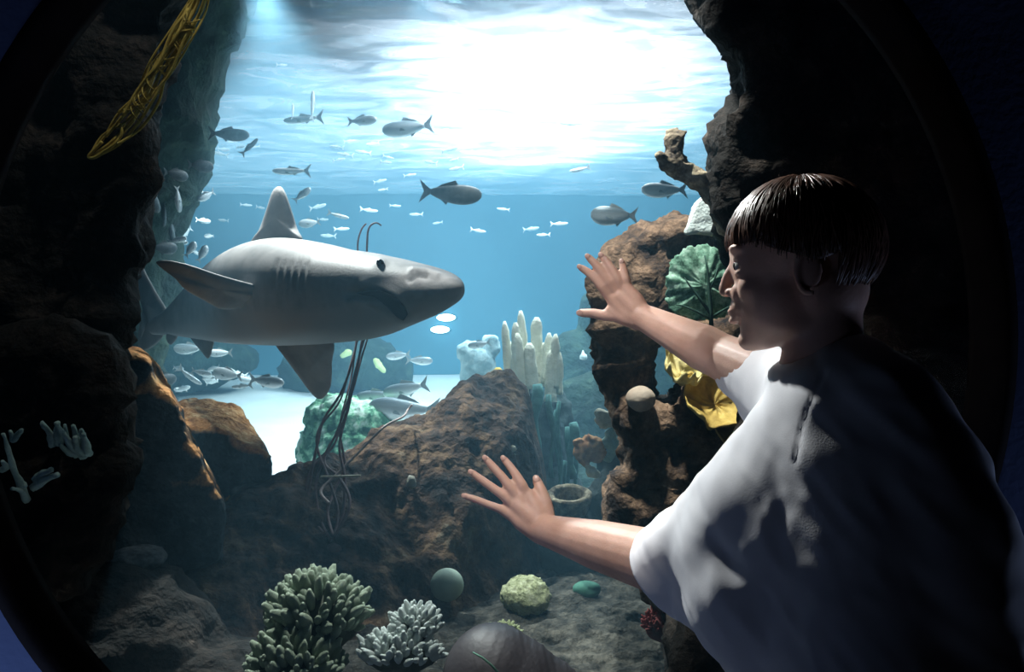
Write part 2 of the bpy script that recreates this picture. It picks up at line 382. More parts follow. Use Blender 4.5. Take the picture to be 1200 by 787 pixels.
# right hand reef with an opening through it
mb = MB()
prism_px(mb, [(722, 305), (740, 285), (765, 268), (790, 258), (815, 268), (838, 262), (870, 280), (900, 330), (900, 385), (812, 384), (780, 380), (758, 392), (748, 425), (752, 462), (736, 500), (722, 465), (704, 425), (700, 370), (706, 325)], 2.0, 2.35)
prism_px(mb, [(812, 380), (900, 380), (930, 520), (900, 700), (770, 700), (716, 625), (720, 588), (742, 548), (738, 500), (750, 482), (790, 478), (806, 462), (815, 430)], 1.95, 2.6)
reef = rock('reef_rock', mb, 0.017, 5, M['reef_rock'], 'mottled brown reef rock with a hole through it behind the raised hand', 'rock', (0.025, 5, 0.05, 12), 3)

# far blue-hazed reefs
def lump(name, ells, voxel, mat, label, amp, seed, cat='rock', smooth=4):
    mb = MB()
    for (px, py, Y, rx, ry, rz) in ells: mb.ell(P(px, py, Y), (rx, ry, rz), nu=16, nv=10)
    return rock(name, mb, voxel, smooth, mat, label, cat, amp, seed)
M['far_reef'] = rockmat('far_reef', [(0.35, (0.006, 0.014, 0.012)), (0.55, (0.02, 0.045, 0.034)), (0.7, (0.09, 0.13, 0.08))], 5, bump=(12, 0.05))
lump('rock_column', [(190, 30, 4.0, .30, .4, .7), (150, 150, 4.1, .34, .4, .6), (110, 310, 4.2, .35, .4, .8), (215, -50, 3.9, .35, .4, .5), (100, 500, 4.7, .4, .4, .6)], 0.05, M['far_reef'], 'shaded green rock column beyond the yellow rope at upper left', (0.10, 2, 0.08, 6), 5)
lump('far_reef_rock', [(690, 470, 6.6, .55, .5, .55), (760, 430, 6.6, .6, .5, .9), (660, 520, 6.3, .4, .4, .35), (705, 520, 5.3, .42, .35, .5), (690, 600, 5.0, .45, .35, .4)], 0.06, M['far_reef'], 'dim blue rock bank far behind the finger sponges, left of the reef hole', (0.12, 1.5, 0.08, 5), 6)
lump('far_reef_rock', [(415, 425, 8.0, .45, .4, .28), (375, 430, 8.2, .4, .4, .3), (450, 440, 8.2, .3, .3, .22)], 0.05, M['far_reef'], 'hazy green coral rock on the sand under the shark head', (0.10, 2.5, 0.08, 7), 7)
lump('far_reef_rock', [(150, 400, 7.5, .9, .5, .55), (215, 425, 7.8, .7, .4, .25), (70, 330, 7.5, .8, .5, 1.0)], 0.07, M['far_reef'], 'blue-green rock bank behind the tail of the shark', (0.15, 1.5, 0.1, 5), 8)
lump('coral_head', [(560, 425, 5.0, .10, .1, .12), (575, 405, 5.0, .06, .06, .07), (548, 412, 5.0, .06, .06, .06), (560, 450, 5.0, .11, .1, .12), (566, 480, 5.0, .12, .1, .15)], 0.02, basic('blue_coral', [(0.3, (0.16, 0.30, 0.34)), (0.65, (0.50, 0.62, 0.62))], 14, 0.9, (40, .01)), 'bluish coral head left of the white finger sponges', (0.03, 8, 0.02, 20), 9, 'coral')

# central brown ridge, a height field closed to the floor
CR = [(-2.2, 2.2, .30), (-1.6, 2.35, .42), (-1.02, 2.6, .60), (-.75, 2.8, .70), (-.547, 3.0, .775), (-.343, 3.2, .87), (-.16, 3.35, 1.00), (-.02, 3.4, .985), (0.06, 3.4, .93), (.22, 3.4, .62), (.4, 3.4, .40), (.8, 3.4, .3)]
cx_ = np.array([c[0] for c in CR]); cyv = np.array([c[1] for c in CR]); czv = np.array([c[2] for c in CR])
def ridge_z(X, Y):
    yc = np.interp(X, cx_, cyv); zc = np.interp(X, cx_, czv)
    t = np.clip((yc - Y) / (0.62 + 0.55 * (zc - .3)), -1.5, 1.6)
    prof = np.where(t > 0, np.clip(1 - t ** 1.5, 0, 1), np.clip(1 - (t * 1.6) ** 2, 0, 1))
    right = np.clip((0.10 + 0.55 * (Y - 2.9).clip(-0.35, 0.2) - X) / 0.16, 0, 1) ** 0.6
    z = 0.10 + (zc - .10) * prof * right
    w_ = np.clip((zc - .25) * 2.2, 0.15, 1) * (prof * right > 0.02)
    z = z + w_ * (0.075 * n2(X, Y, 3.3, 21, 3) + 0.055 * n2(X + 0.3 * Y, Y * .7, 7, 22, 3, True))
    return z
me = grid(-2.2, .8, 300, 1.6, 4.1, 240, ridge_z, 0.02).mesh('ridge_rock'); fixn(me)
displace(me, lambda c: 0.022 * fbm(c * 14, 4, 31, True) * (c[:, 2] > 0.1))
ridge = rebase(obj('ridge_rock', me, M['ridge_rock']), (-.7, 2.8, 0.02)); tag(ridge, 'long rust-brown ridge of rock rising from lower left to centre', 'rock')

# gravel bed on the right
def gravel_z(X, Y):
    e = np.clip((4.2 - Y) / .8, 0, 1) * np.clip((X + 0.9) / .5, 0, 1)
    return 0.24 + e * (0.085 + 0.05 * n2(X, Y * 1.6, 5, 41, 4) + 0.02 * n2(X, Y * 1.5, 16, 42, 2, True))
gb = obj('gravel_bed', grid(-1.2, 2.6, 260, 1.45, 4.4, 240, gravel_z, 0.05), M['gravel']); rebase(gb, (.7, 2.9, .05)); tag(gb, 'dark pitted gravel bed under the lower arm', 'gravel', kind='stuff')
# rock under the foreground corals
mb = MB()
mb.ell(P(400, 905, 1.85), (.42, .26, .20)); mb.ell(P(250, 860, 1.9), (.3, .26, .2)); mb.ell(P(100, 800, 1.95), (.35, .3, .28))
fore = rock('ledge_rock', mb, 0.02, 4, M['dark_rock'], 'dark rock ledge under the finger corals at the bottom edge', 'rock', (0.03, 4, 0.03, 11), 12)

# the two rust-topped rocks at lower left
mb = MB()
prism_px(mb, [(118, 425), (135, 408), (160, 408), (176, 428), (205, 475), (235, 540), (262, 590), (262, 660), (130, 680), (118, 560), (112, 470)], 2.15, 2.55)
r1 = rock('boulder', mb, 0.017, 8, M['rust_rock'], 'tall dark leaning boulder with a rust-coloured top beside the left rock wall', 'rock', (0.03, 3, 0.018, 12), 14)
mb = MB()
mb.prism([P(212, 498, 2.75), P(262, 503, 2.75), P(318, 535, 2.72), P(318, 562, 2.72), P(272, 572, 2.72), P(270, 640, 2.7), P(225, 640, 2.75)],
         [P(212, 470, 3.15), P(255, 470, 3.15), P(277, 472, 3.15), P(306, 520, 3.05), P(300, 560, 3.05), P(270, 640, 3.05), P(215, 640, 3.15)])
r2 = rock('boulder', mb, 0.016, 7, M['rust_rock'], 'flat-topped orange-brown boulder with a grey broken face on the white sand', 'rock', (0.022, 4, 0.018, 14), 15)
lump('stone', [(158, 655, 2.02, .075, .08, .028), (120, 668, 2.0, .07, .08, .035)], 0.012, basic('grey_stone', [(0.35, (.03, .035, .04)), (0.65, (.16, .17, .18))], 30, .9, (60, .01)), 'small grey wedge of stone low in the shadow at left', (0.012, 12, 0.006, 40), 16)

def bvh_of(o):
    me = o.data; mw = Matrix.Translation(o.location)
    return BVHTree.FromPolygons([mw @ v.co for v in me.vertices], [tuple(p.vertices) for p in me.polygons])
TREES = [bvh_of(o) for o in (ridge, gb, reef, fore, r1, r2, left_wall, right_wall)]
SAND = [bvh_of(bpy.data.objects['floor_sand'])]
def hit(px, py, trees=None):
    d = (P(px, py, 1) - Vector((0, 0, CZ))).normalized(); best = None
    for t in (trees or TREES + SAND):
        h = t.ray_cast(Vector((0, 0, CZ)), d)
        if h[0] and (best is None or h[3] < best[2]): best = (h[0], h[1], h[3])
    return best
def drop(p):
    best = None
    for t in TREES + SAND:
        h = t.ray_cast(Vector((p[0], p[1], p[2])), Vector((0, 0, -1)))
        if h[0] and (best is None or h[0].z > best.z): best = h[0]
    return best if best else Vector((p[0], p[1], .3))

# ------------------------------------------------------------------ shark
def smooth_path(pts, k=6):
    out = []
    for i in range(len(pts) - 1):
        p0, p1, p2, p3 = pts[max(i - 1, 0)], pts[i], pts[i + 1], pts[min(i + 2, len(pts) - 1)]
        for u in np.linspace(0, 1, k, endpoint=False): out.append(0.5 * (2 * p1 + (p2 - p0) * u + (2 * p0 - 5 * p1 + 4 * p2 - p3) * u * u + (3 * p1 - p0 - 3 * p2 + p3) * u ** 3))
    out.append(pts[-1]); return out
def build_shark():
    m, nt, b = newmat('shark_skin')
    n, r = noise_col(nt, 9, [(0.35, (0.165, 0.16, 0.16)), (0.65, (0.25, 0.24, 0.24))])
    at = N(nt, 'ShaderNodeAttribute', attribute_name='belly'); mx = N(nt, 'ShaderNodeMix', data_type='RGBA')
    nt.links.new(at.outputs['Fac'], mx.inputs[0]); nt.links.new(r.outputs[0], mx.inputs[6]); mx.inputs[7].default_value = (0.22, 0.21, 0.21, 1)
    nt.links.new(mx.outputs[2], b.inputs['Base Color']); b.inputs['Roughness'].default_value = 0.6; b.inputs['Specular IOR Level'].default_value = 0.12
    add_bump(nt, b, 130, 0.002, 0.5, 4); M['shark'] = m
    # stations: px of the axis, top py, bottom py, depth Y, half width
    st = [(178, 374, 392, 3.62, .022), (200, 360, 393, 3.52, .035), (232, 330, 398, 3.36, .075), (262, 305, 402, 3.22, .12), (295, 287, 404, 3.05, .16), (330, 279, 405, 2.90, .19),
          (365, 283, 404, 2.74, .20), (400, 291, 401, 2.60, .19), (430, 295, 396, 2.49, .175), (455, 300, 386, 2.41, .16), (480, 306, 376, 2.335, .14), (503, 312, 365, 2.27, .112), (520, 319, 356, 2.225, .08), (531, 326, 347, 2.20, .045)]
    cen = [P(s_[0], (s_[1] + s_[2]) / 2, s_[3]) for s_ in st]; hh = [(s_[2] - s_[1]) / 2 / F * s_[3] for s_ in st]; ww = [s_[4] for s_ in st]
    # dense resample
    K = 90; ts = np.linspace(0, len(st) - 1, K)
    def cr(a, t):
        a = np.asarray(a, float); i = int(min(max(math.floor(t), 0), len(a) - 2)); u = t - i
        p0, p1, p2, p3 = a[max(i - 1, 0)], a[i], a[i + 1], a[min(i + 2, len(a) - 1)]
        return 0.5 * (2 * p1 + (p2 - p0) * u + (2 * p0 - 5 * p1 + 4 * p2 - p3) * u * u + (3 * p1 - p0 - 3 * p2 + p3) * u ** 3)
    C_ = [Vector(cr([tuple(c) for c in cen], t)) for t in ts]; H_ = [float(cr(hh, t)) for t in ts]; W_ = [float(cr(ww, t)) for t in ts]
    roll = math.radians(-10)
    NS = 48; vs = []; fs = []; frames = []
    for i in range(K):
        t = (C_[min(i + 1, K - 1)] - C_[max(i - 1, 0)]).normalized()
        side = Vector((0, 0, 1)).cross(t).normalized()   # away from camera (left side of the shark)
        up = t.cross(side)
        up2 = up * math.cos(roll) + side * -math.sin(roll) * -1; side2 = up2.cross(t) * -1
        frames.append((C_[i], t, side, up))
        for k in range(NS):
            a = 2 * math.pi * k / NS; c, s_ = math.cos(a), math.sin(a)
            # section: full back, flatter belly; snout flattened
            e = 2.3
            cc = math.copysign(abs(c) ** (2 / e), c); ss = math.copysign(abs(s_) ** (2 / e), s_)
            vs.append(C_[i] + side * cc * W_[i] + up * ss * H_[i])
    for i in range(K - 1):
        for k in range(NS):
            l = (k + 1) % NS; fs.append((i * NS + k, i * NS + l, (i + 1) * NS + l, (i + 1) * NS + k))
    mb = MB(); mb.add(vs, fs + [tuple(range(NS))])
    mb.v.append(tuple(C_[-1] + frames[-1][1] * 0.022 + Vector((0, 0, 0.0)))); tip = len(mb.v) - 1
    for k in range(NS): mb.f.append(((K - 1) * NS + k, (K - 1) * NS + (k + 1) % NS, tip))
    me = mb.mesh('body'); fixn(me)
    root = thing('shark', 'large grey shark with a pale back gliding to the right, mouth slightly open', 'shark', (C_[45].x, C_[45].y, C_[45].z))
    body = obj('body', me, M['shark'])
    body.modifiers.new('s', 'SUBSURF').levels = 1; 
    dg = bpy.context.evaluated_depsgraph_get(); me2 = bpy.data.meshes.new_from_object(body.evaluated_get(dg)); body.modifiers.clear(); body.data = me2; me = me2
    me.name = 'body'
    co = getco(me); no = getno(me)
    # project to pixel space to place creases where they are on the side facing the window
    px = 600 + co[:, 0] / co[:, 1] * F; py = 393.5 - (co[:, 2] - CZ) / co[:, 1] * F
    near = (no[:, 1] < 0.15)
    def seg(poly, wpx):
        d = np.full(len(co), 1e9)
        for (x0, y0), (x1, y1) in zip(poly[:-1], poly[1:]):
            L2 = (x1 - x0) ** 2 + (y1 - y0) ** 2; t = np.clip(((px - x0) * (x1 - x0) + (py - y0) * (y1 - y0)) / L2, 0, 1)
            d = np.minimum(d, np.hypot(px - x0 - t * (x1 - x0), py - y0 - t * (y1 - y0)))
        return np.exp(-(d / wpx) ** 2)
    mouth = [(410, 346), (425, 343), (440, 345), (455, 352), (466, 361), (472, 370)]
    disp = -0.030 * seg(mouth, 5.0) * near
    disp += 0.006 * seg([(412, 352), (428, 353), (442, 359), (454, 367)], 5.0) * near         # lower jaw swelling
    disp += 0.004 * seg([(425, 333), (450, 338), (470, 350)], 5) * near
    disp += -0.010 * seg([(480, 328), (488, 322), (498, 323)], 3.2) * near                       # nostril groove
    disp += 0.008 * seg([(484, 317), (500, 318), (512, 323)], 4) * near
    for i in range(5):
        x = 322 + i * 8.5; disp += -0.006 * seg([(x + 3, 305 + i), (x, 322), (x - 1, 337)], 2.0) * near   # gill slits
        disp += 0.002 * seg([(x + 7, 305 + i), (x + 4, 322), (x + 3, 337)], 2.0) * near
    disp += 0.006 * seg([(445, 308), (446, 308.5)], 6) * near
    disp += -0.008 * seg([(375, 300), (400, 300), (430, 305)], 6) * near * 0.4
    co0 = co.copy(); h0 = BVHTree.FromPolygons([Vector(v) for v in co0], [tuple(p.vertices) for p in me.polygons])
    co = co + no * disp[:, None]; setco(me, co)
    at_ = me.attributes.new('belly', 'FLOAT', 'POINT')
    yc = np.interp(px, [s_[0] for s_ in st], [s_[1] * .38 + s_[2] * .62 for s_ in st]); at_.data.foreach_set('value', np.clip((py - yc) / 10, 0, 1).astype(np.float32))
    body.parent = root; body.data.transform(Matrix.Translation(-root.location))
    def fin(name, outline, Ys, thick, label=None):
        "outline in px with one depth each; a cambered blade, thick at the root and thin at the rim"
        pts = [P(x, y, Y) for (x, y), Y in zip(outline, Ys)]
        n_ = len(pts); cen_ = sum(pts, Vector((0, 0, 0))) / n_
        nrm = Vector((0, 0, 0))
        for i in range(n_): nrm += (pts[i] - cen_).cross(pts[(i + 1) % n_] - cen_)
        nrm.normalize()
        # smooth closed outline
        sm = []
        for i in range(n_):
            p0, p1, p2, p3 = pts[i - 1], pts[i], pts[(i + 1) % n_], pts[(i + 2) % n_]
            for u in (0, .25, .5, .75): sm.append(0.5 * (2 * p1 + (p2 - p0) * u + (2 * p0 - 5 * p1 + 4 * p2 - p3) * u * u + (3 * p1 - p0 - 3 * p2 + p3) * u ** 3))
        m_ = len(sm); rings = [1.0, .96, .8, .55, .3]; hts = [0, .35, .75, .95, 1.0]; vs = []; fs = []
        for sgn in (1, -1):
            for rg, h in zip(rings, hts):
                for p in sm: vs.append(cen_ + (p - cen_) * rg + nrm * sgn * thick * h)
            vs.append(cen_ + nrm * sgn * thick)
        B = 5 * m_ + 1
        for s_ in (0, 1):
            o_ = s_ * B
            for r_ in range(4):
                for k in range(m_):
                    l = (k + 1) % m_; fs.append((o_ + r_ * m_ + k, o_ + r_ * m_ + l, o_ + (r_ + 1) * m_ + l, o_ + (r_ + 1) * m_ + k))
            for k in range(m_): fs.append((o_ + 4 * m_ + k, o_ + 4 * m_ + (k + 1) % m_, o_ + 5 * m_))
        mb = MB(); mb.add(vs, fs); me_ = mb.mesh(name)
        bm = bmesh.new(); bm.from_mesh(me_); bmesh.ops.remove_doubles(bm, verts=bm.verts, dist=1e-6); bmesh.ops.recalc_face_normals(bm, faces=bm.faces); bm.to_mesh(me_); bm.free()
        f_ = obj(name, me_, M['shark']); f_.parent = root; f_.data.transform(Matrix.Translation(-root.location))
        return f_
    fin('dorsal_fin', [(292, 292), (304, 270), (313, 245), (320, 224), (326, 218.5), (333, 223), (341, 245), (348, 268), (354, 284), (330, 298)], [2.99, 2.98, 2.98, 2.98, 2.97, 2.95, 2.92, 2.89, 2.85, 2.92], .017)
    fin('pectoral_fin', [(183, 308), (197, 305.5), (222, 311), (255, 322), (290, 332), (322, 340), (336, 352), (300, 358), (262, 362), (240, 352), (217, 339), (205, 326)],
        [2.42, 2.43, 2.46, 2.52, 2.60, 2.68, 2.72, 2.74, 2.66, 2.58, 2.50, 2.46], .016)
    fin('pectoral_fin', [(322, 400), (340, 396), (388, 398), (389, 425), (388, 450), (382, 463), (374, 467.5), (364, 459), (350, 440), (334, 418)],
        [2.98, 2.95, 2.80, 2.92, 3.02, 3.08, 3.10, 3.08, 3.04, 3.0], .014)
    fin('pelvic_fin', [(222, 390), (240, 388), (251, 393), (249, 408), (244, 420), (236, 411), (228, 402)], [3.38, 3.30, 3.26, 3.28, 3.30, 3.34, 3.36], .009)
    fin('pelvic_fin', [(198, 386), (210, 386), (207, 396), (200, 404), (195, 396)], [3.50, 3.46, 3.48, 3.50, 3.52], .008)
    fin('tail_fin', [(151, 283), (157, 290), (170, 318), (183, 342), (195, 362), (197, 376), (191, 394), (178, 407), (163, 412), (166, 396), (170, 380), (168, 362), (160, 335), (153, 308)],
        [3.98, 3.95, 3.85, 3.74, 3.62, 3.58, 3.64, 3.72, 3.78, 3.76, 3.72, 3.78, 3.88, 3.95], .014)
    h = BVHTree.FromPolygons([v.co + root.location for v in body.data.vertices], [tuple(p.vertices) for p in body.data.polygons])
    q = h.ray_cast(Vector((0, 0, CZ)), (P(445.5, 308, 1) - Vector((0, 0, CZ))).normalized())[0]
    e = MB(); e.ell(q, .0115); eo = obj('eye', e, basic('shark_eye', [(0.3, (.01, .01, .01)), (.7, (.03, .03, .03))], 5, 0.15, None, .6)); eo.parent = root; eo.data.transform(Matrix.Translation(-root.location))
    # dark mouth lining lying in the slit
    mt = MB(); top_ = [(418, 343), (436, 340), (450, 342), (463, 348), (472, 357), (477, 368)]; bot_ = [(420, 345), (436, 347), (448, 354), (457, 363), (465, 371), (472, 375)]
    def on(x, y, d):
        e_ = (P(x, y, 1) - Vector((0, 0, CZ))).normalized(); q_, n_ = h0.ray_cast(Vector((0, 0, CZ)), e_)[:2]
        return q_ + e_ * d if q_ else P(x, y, 2.38)
    nn_ = 5; vs = []
    tt = smooth_path([on(x, y, 0) for x, y in top_], 4); bb = smooth_path([on(x, y, 0) for x, y in bot_], 4)
    for d_ in (-.011, .02):
        for a_, c_ in zip(tt, bb):
            for k in range(nn_): p_ = a_.lerp(c_, k / (nn_ - 1)); vs.append(p_ + Vector((0, 1, 0)) * (d_ - (.003 * math.sin(math.pi * k / (nn_ - 1)) if d_ < 0 else 0)))
    L_ = len(tt); B_ = L_ * nn_; fs = []
    for s_ in (0, B_):
        for i in range(L_ - 1):
            for k in range(nn_ - 1): fs.append((s_ + i * nn_ + k, s_ + i * nn_ + k + 1, s_ + (i + 1) * nn_ + k + 1, s_ + (i + 1) * nn_ + k))
    for k in (0, nn_ - 1):
        for i in range(L_ - 1): fs.append((i * nn_ + k, (i + 1) * nn_ + k, B_ + (i + 1) * nn_ + k, B_ + i * nn_ + k))
    for i in (0, L_ - 1):
        for k in range(nn_ - 1): fs.append((i * nn_ + k, i * nn_ + k + 1, B_ + i * nn_ + k + 1, B_ + i * nn_ + k))
    mt.add(vs, fs)
    mo = obj('mouth', mt, basic('shark_mouth', [(0.3, (.003, .002, .002)), (.7, (.006, .004, .004))], 9, 1.0, None, 0.0)); mo.parent = root; mo.data.transform(Matrix.Translation(-root.location))
    return root
build_shark()

# ------------------------------------------------------------------ corals and sponges
def finger_mesh(name, L=1.0, r=0.22, seed=0, knobs=0.18):
    mb = MB(); pts = []; rad = []
    for i in range(7):
        t = i / 6; pts.append((0.06 * math.sin(3 * t + seed), 0.06 * math.cos(2 * t + seed) * t, t * L)); rad.append(r * (0.80 + 0.30 * math.sin(math.pi * min(1, t * 1.1))) * max(.28, 1 - t ** 7) ** .5)
    mb.tube(pts, rad, 9); me = mb.mesh(name); fixn(me)
    displace(me, lambda c: knobs * r * fbm(c * 9 + seed, 2, seed + 50)); me.polygons.foreach_set('use_smooth', [True] * len(me.polygons)); return me
def finger_colony(name, label, cat, cen, half, count, size, mat, base_mat, part, bend=0.9, seed=0, group=None, upness=0.6, mask=None):
    rnd = random.Random(seed); root = thing(name, label, cat, cen, group)
    mb = MB(); mb.ell((0, 0, -half[2] * .2), (half[0] * .86, half[1] * .86, half[2] * .8), nu=24, nv=14); me = mb.mesh('base'); fixn(me)
    displace(me, lambda c: 0.012 * fbm(c * 25, 3, seed)); b_ = obj('base', me, base_mat, root)
    metas = [finger_mesh(part, 1, .24, seed + k) for k in range(4)]
    for me in metas: me.materials.append(mat)
    ga = math.pi * (3 - math.sqrt(5)); k = 0; made = 0
    while made < count and k < count * 3:
        f_ = (k + .5) / (count * 1.25); k += 1
        z = 1 - 1.25 * f_; 
        if z < -0.25: break
        a = ga * k + rnd.uniform(-.2, .2); rr = math.sqrt(max(0, 1 - z * z)); d = Vector((rr * math.cos(a), rr * math.sin(a), z))
        if d.y > 0.75: continue
        p = Vector((d.x * half[0] * .8, d.y * half[1] * .8, d.z * half[2] * .8 - half[2] * .2))
        di = (d * bend + Vector((rnd.uniform(-.25, .25), rnd.uniform(-.25, .25), upness + rnd.uniform(-.2, .2)))).normalized()
        o = bpy.data.objects.new(part, metas[k % 4]); COL.objects.link(o); o.parent = root; o.location = p
        s_ = size * rnd.uniform(.75, 1.25); o.scale = (s_ * rnd.uniform(.85, 1.15), s_ * rnd.uniform(.85, 1.15), s_ * rnd.uniform(.8, 1.3))
        o.rotation_mode = 'QUATERNION'; o.rotation_quaternion = di.to_track_quat('Z', 'Y'); made += 1
    return root
M['green_coral'] = basic('green_coral', [(0.3, (.20, .26, .19)), (0.7, (.42, .50, .38))], 30, .85, (160, .003))
M['coral_base'] = basic('coral_base', [(0.3, (.04, .05, .04)), (0.7, (.12, .13, .10))], 20, .9, (60, .004))
M['white_coral'] = basic('white_coral', [(0.3, (.50, .60, .58)), (0.7, (.80, .86, .82))], 30, .85, (160, .003))
M['pale_teal'] = basic('pale_teal', [(0.3, (.22, .36, .34)), (0.7, (.50, .66, .60))], 26, .85, (120, .003))
finger_colony('finger_coral', 'large grey-green finger coral colony with many blunt upright tips, bottom left of centre', 'coral', P(372, 716, 1.74), (.105, .09, .09), 150, .036, M['green_coral'], M['coral_base'], 'finger', seed=1)
finger_colony('finger_coral', 'lower grey-green finger coral colony cut by the bottom edge of the view', 'coral', P(345, 778, 1.66), (.095, .08, .07), 120, .034, M['green_coral'], M['coral_base'], 'finger', seed=2)
finger_colony('finger_coral', 'white bushy finger coral beside the smooth grey mound, upper clump', 'coral', P(487, 732, 1.70), (.050, .045, .036), 75, .024, M['white_coral'], M['coral_base'], 'finger', seed=3)
finger_colony('finger_coral', 'white bushy finger coral spreading left at the bottom, lower clump', 'coral', P(468, 764, 1.66), (.088, .05, .036), 105, .025, M['white_coral'], M['coral_base'], 'finger', seed=4)
finger_colony('finger_coral', 'small yellow-green tufted coral behind the smooth grey mound', 'coral', P(588, 741, 2.05), (.05, .04, .018), 60, .016, basic('yellowgreen', [(0.3, (.20, .24, .12)), (0.7, (.45, .50, .30))], 30, .9), M['coral_base'], 'finger', seed=5)
def twig_coral(label, px, py, Y, fingers, mat, r=.007):
    root = thing('branch_coral', label, 'coral', P(px, py, Y))
    for pts in fingers:
        mb = MB(); q = [P(x, y, Y - .02 * i) - root.location for i, (x, y) in enumerate(pts)]
        mm = []
        for i in range(len(q) - 1): mm += [q[i].lerp(q[i + 1], u) for u in (0, .33, .66)]
        mm.append(q[-1]); mb.tube(mm, [r * (1.1 - .6 * i / (len(mm) - 1)) for i in range(len(mm))], 8)
        me = mb.mesh('branch'); fixn(me); displace(me, lambda c: .003 * fbm(c * 120, 2, 3)); obj('branch', me, mat, root)
    return root
YL = 1.57
twig_coral('pale green branching coral high on the left rock face', 88, 535, YL, [[(98, 535), (84, 522), (72, 505), (66, 496)], [(98, 533), (90, 515), (86, 498)], [(96, 532), (80, 530), (70, 521)], [(100, 530), (98, 512), (95, 503)],
    [(62, 521), (58, 508), (49, 495)], [(104, 532), (101, 520), (98, 508)], [(92, 534), (78, 514), (76, 497)], [(70, 520), (66, 505), (69, 494)], [(100, 535), (90, 524), (88, 512)]], M['pale_teal'], .0075)
twig_coral('pale green branching coral at the far left edge beside the window frame', 12, 545, YL, [[(32, 586), (24, 568), (16, 550), (9, 525), (4, 508)], [(32, 586), (26, 575), (14, 572)], [(0, 552), (8, 548), (3, 540)], [(22, 562), (30, 570)], [(16, 515), (22, 507), (26, 503)], [(16, 515), (12, 505)]], M['pale_teal'], .007)
twig_coral('two flat pale coral blades low on the left rock face', 55, 560, YL, [[(41, 570), (52, 562), (68, 556)], [(43, 562), (52, 554), (60, 550)]], M['pale_teal'], .010)

# round sponge ball, brain coral, stone
def pebble(name, label, cat, px, py, Y, r, mat, amp=(.1, 1.5, .03, 6), seed=0, tree=True, sq=(1, 1, 1)):
    mb = MB(); mb.ell((0, 0, 0), tuple(r * k for k in sq), nu=48, nv=28); me = mb.mesh(name); fixn(me)
    displace(me, lambda c: r * (amp[0] * fbm(c / r * amp[1], 2, seed) + amp[2] * fbm(c / r * amp[3], 3, seed + 3, True)))
    o = obj(name, me, mat); o.location = P(px, py, Y); return tag(o, label, cat)
hb = hit(524, 706)
pebble('ball_sponge', 'smooth pale green egg-shaped sponge resting against the ridge', 'sponge', 524, 685, hb[0].y - .02, .052, basic('pale_green', [(0.3, (.34, .44, .36)), (0.7, (.52, .60, .48))], 10, .7, (200, .0006)), (.03, 1, .005, 8), 1, sq=(1, 1, .98))
hb = hit(616, 716)
yb = hb[0].y + .03
m_ = rockmat('brain', [(0.36, (.10, .11, .05)), (0.5, (.38, .40, .22)), (0.65, (.55, .56, .38))], 40, bump=(60, .012))
pebble('brain_coral', 'knobbly yellow-green brain coral on the dark gravel', 'coral', 616, 698, yb, .072, m_, (.05, 2, .16, 4.5), 2, sq=(1, .9, .78))
hb = hit(751, 480, [TREES[2]])
pebble('stone', 'round tan stone lodged in the reef left of the yellow sponges', 'stone', 751, 467, (hb[0].y if hb else 1.95) - .01, .036, basic('tan_stone', [(0.3, (.36, .27, .20)), (0.7, (.60, .50, .40))], 12, .8, (90, .002)), (.06, 1.4, .02, 5), 3, sq=(1.0, .8, .85))
# smooth grey mound at the bottom edge
mb = MB()
cs = [P(x, y, 1.62) for x, y in ((578, 800), (604, 812), (636, 832), (670, 852))]
for c_, r_ in zip(cs, (.118, .112, .106, .10)): mb.ell(c_, (r_ * .9, .12, r_), nu=24, nv=14)
me = remesh(mb, .008, 10, 'mound')
displace(me, lambda c: .0012 * np.sin(c[:, 0] * 520 + 3 * c[:, 2] * 60) * np.clip((c[:, 0] + .09) / .05, 0, 1))
o = tag(rebase(obj('mound_sponge', me, basic('grey_skin', [(0.3, (.030, .026, .030)), (0.7, (.048, .042, .047))], 9, .55, (120, .001))), P(560, 830, 1.62)), 'smooth purplish-grey creased mound at the bottom edge right of the white coral', 'sponge')
mb = MB(); mb.tube([P(554, 764, 1.50), P(565, 770, 1.49), P(576, 779, 1.49), P(590, 795, 1.50)], [.0015, .002, .0022, .0022], 6)
tag(rebase(obj('seagrass_blade', mb, basic('blade', [(0.3, (.06, .16, .12)), (.7, (.12, .25, .18))], 9)), P(590, 795, 1.5)), 'thin green blade standing in front of the smooth grey mound', 'seagrass')
pebble('glass_float', 'dim teal rounded stone seen under the wrist of the lower arm', 'stone', 690, 622, 2.55, .035, M['pale_teal'], (.1, 1, .02, 4), 5)
bpy.data.objects['glass_float'].name = 'stone'
pebble('stone', 'dim green stone lying on the gravel below the lower forearm', 'stone', 688, 690, 2.62, .04, basic('dim_green', [(0.3, (.04, .14, .10)), (0.7, (.07, .2, .15))], 10, .8), (.12, 1, .03, 4), 6, sq=(1.1, .8, .7))
finger_colony('lace_coral', 'dark red lacy coral beside the shirt at the bottom', 'coral', P(778, 730, 2.05), (.055, .04, .045), 90, .017, basic('red', [(0.3, (.16, .03, .03)), (0.7, (.36, .09, .08))], 30, .9), basic('red_base', [(0.3, (.10, .02, .02)), (0.7, (.2, .05, .05))], 30, .9), 'branchlet', seed=8)

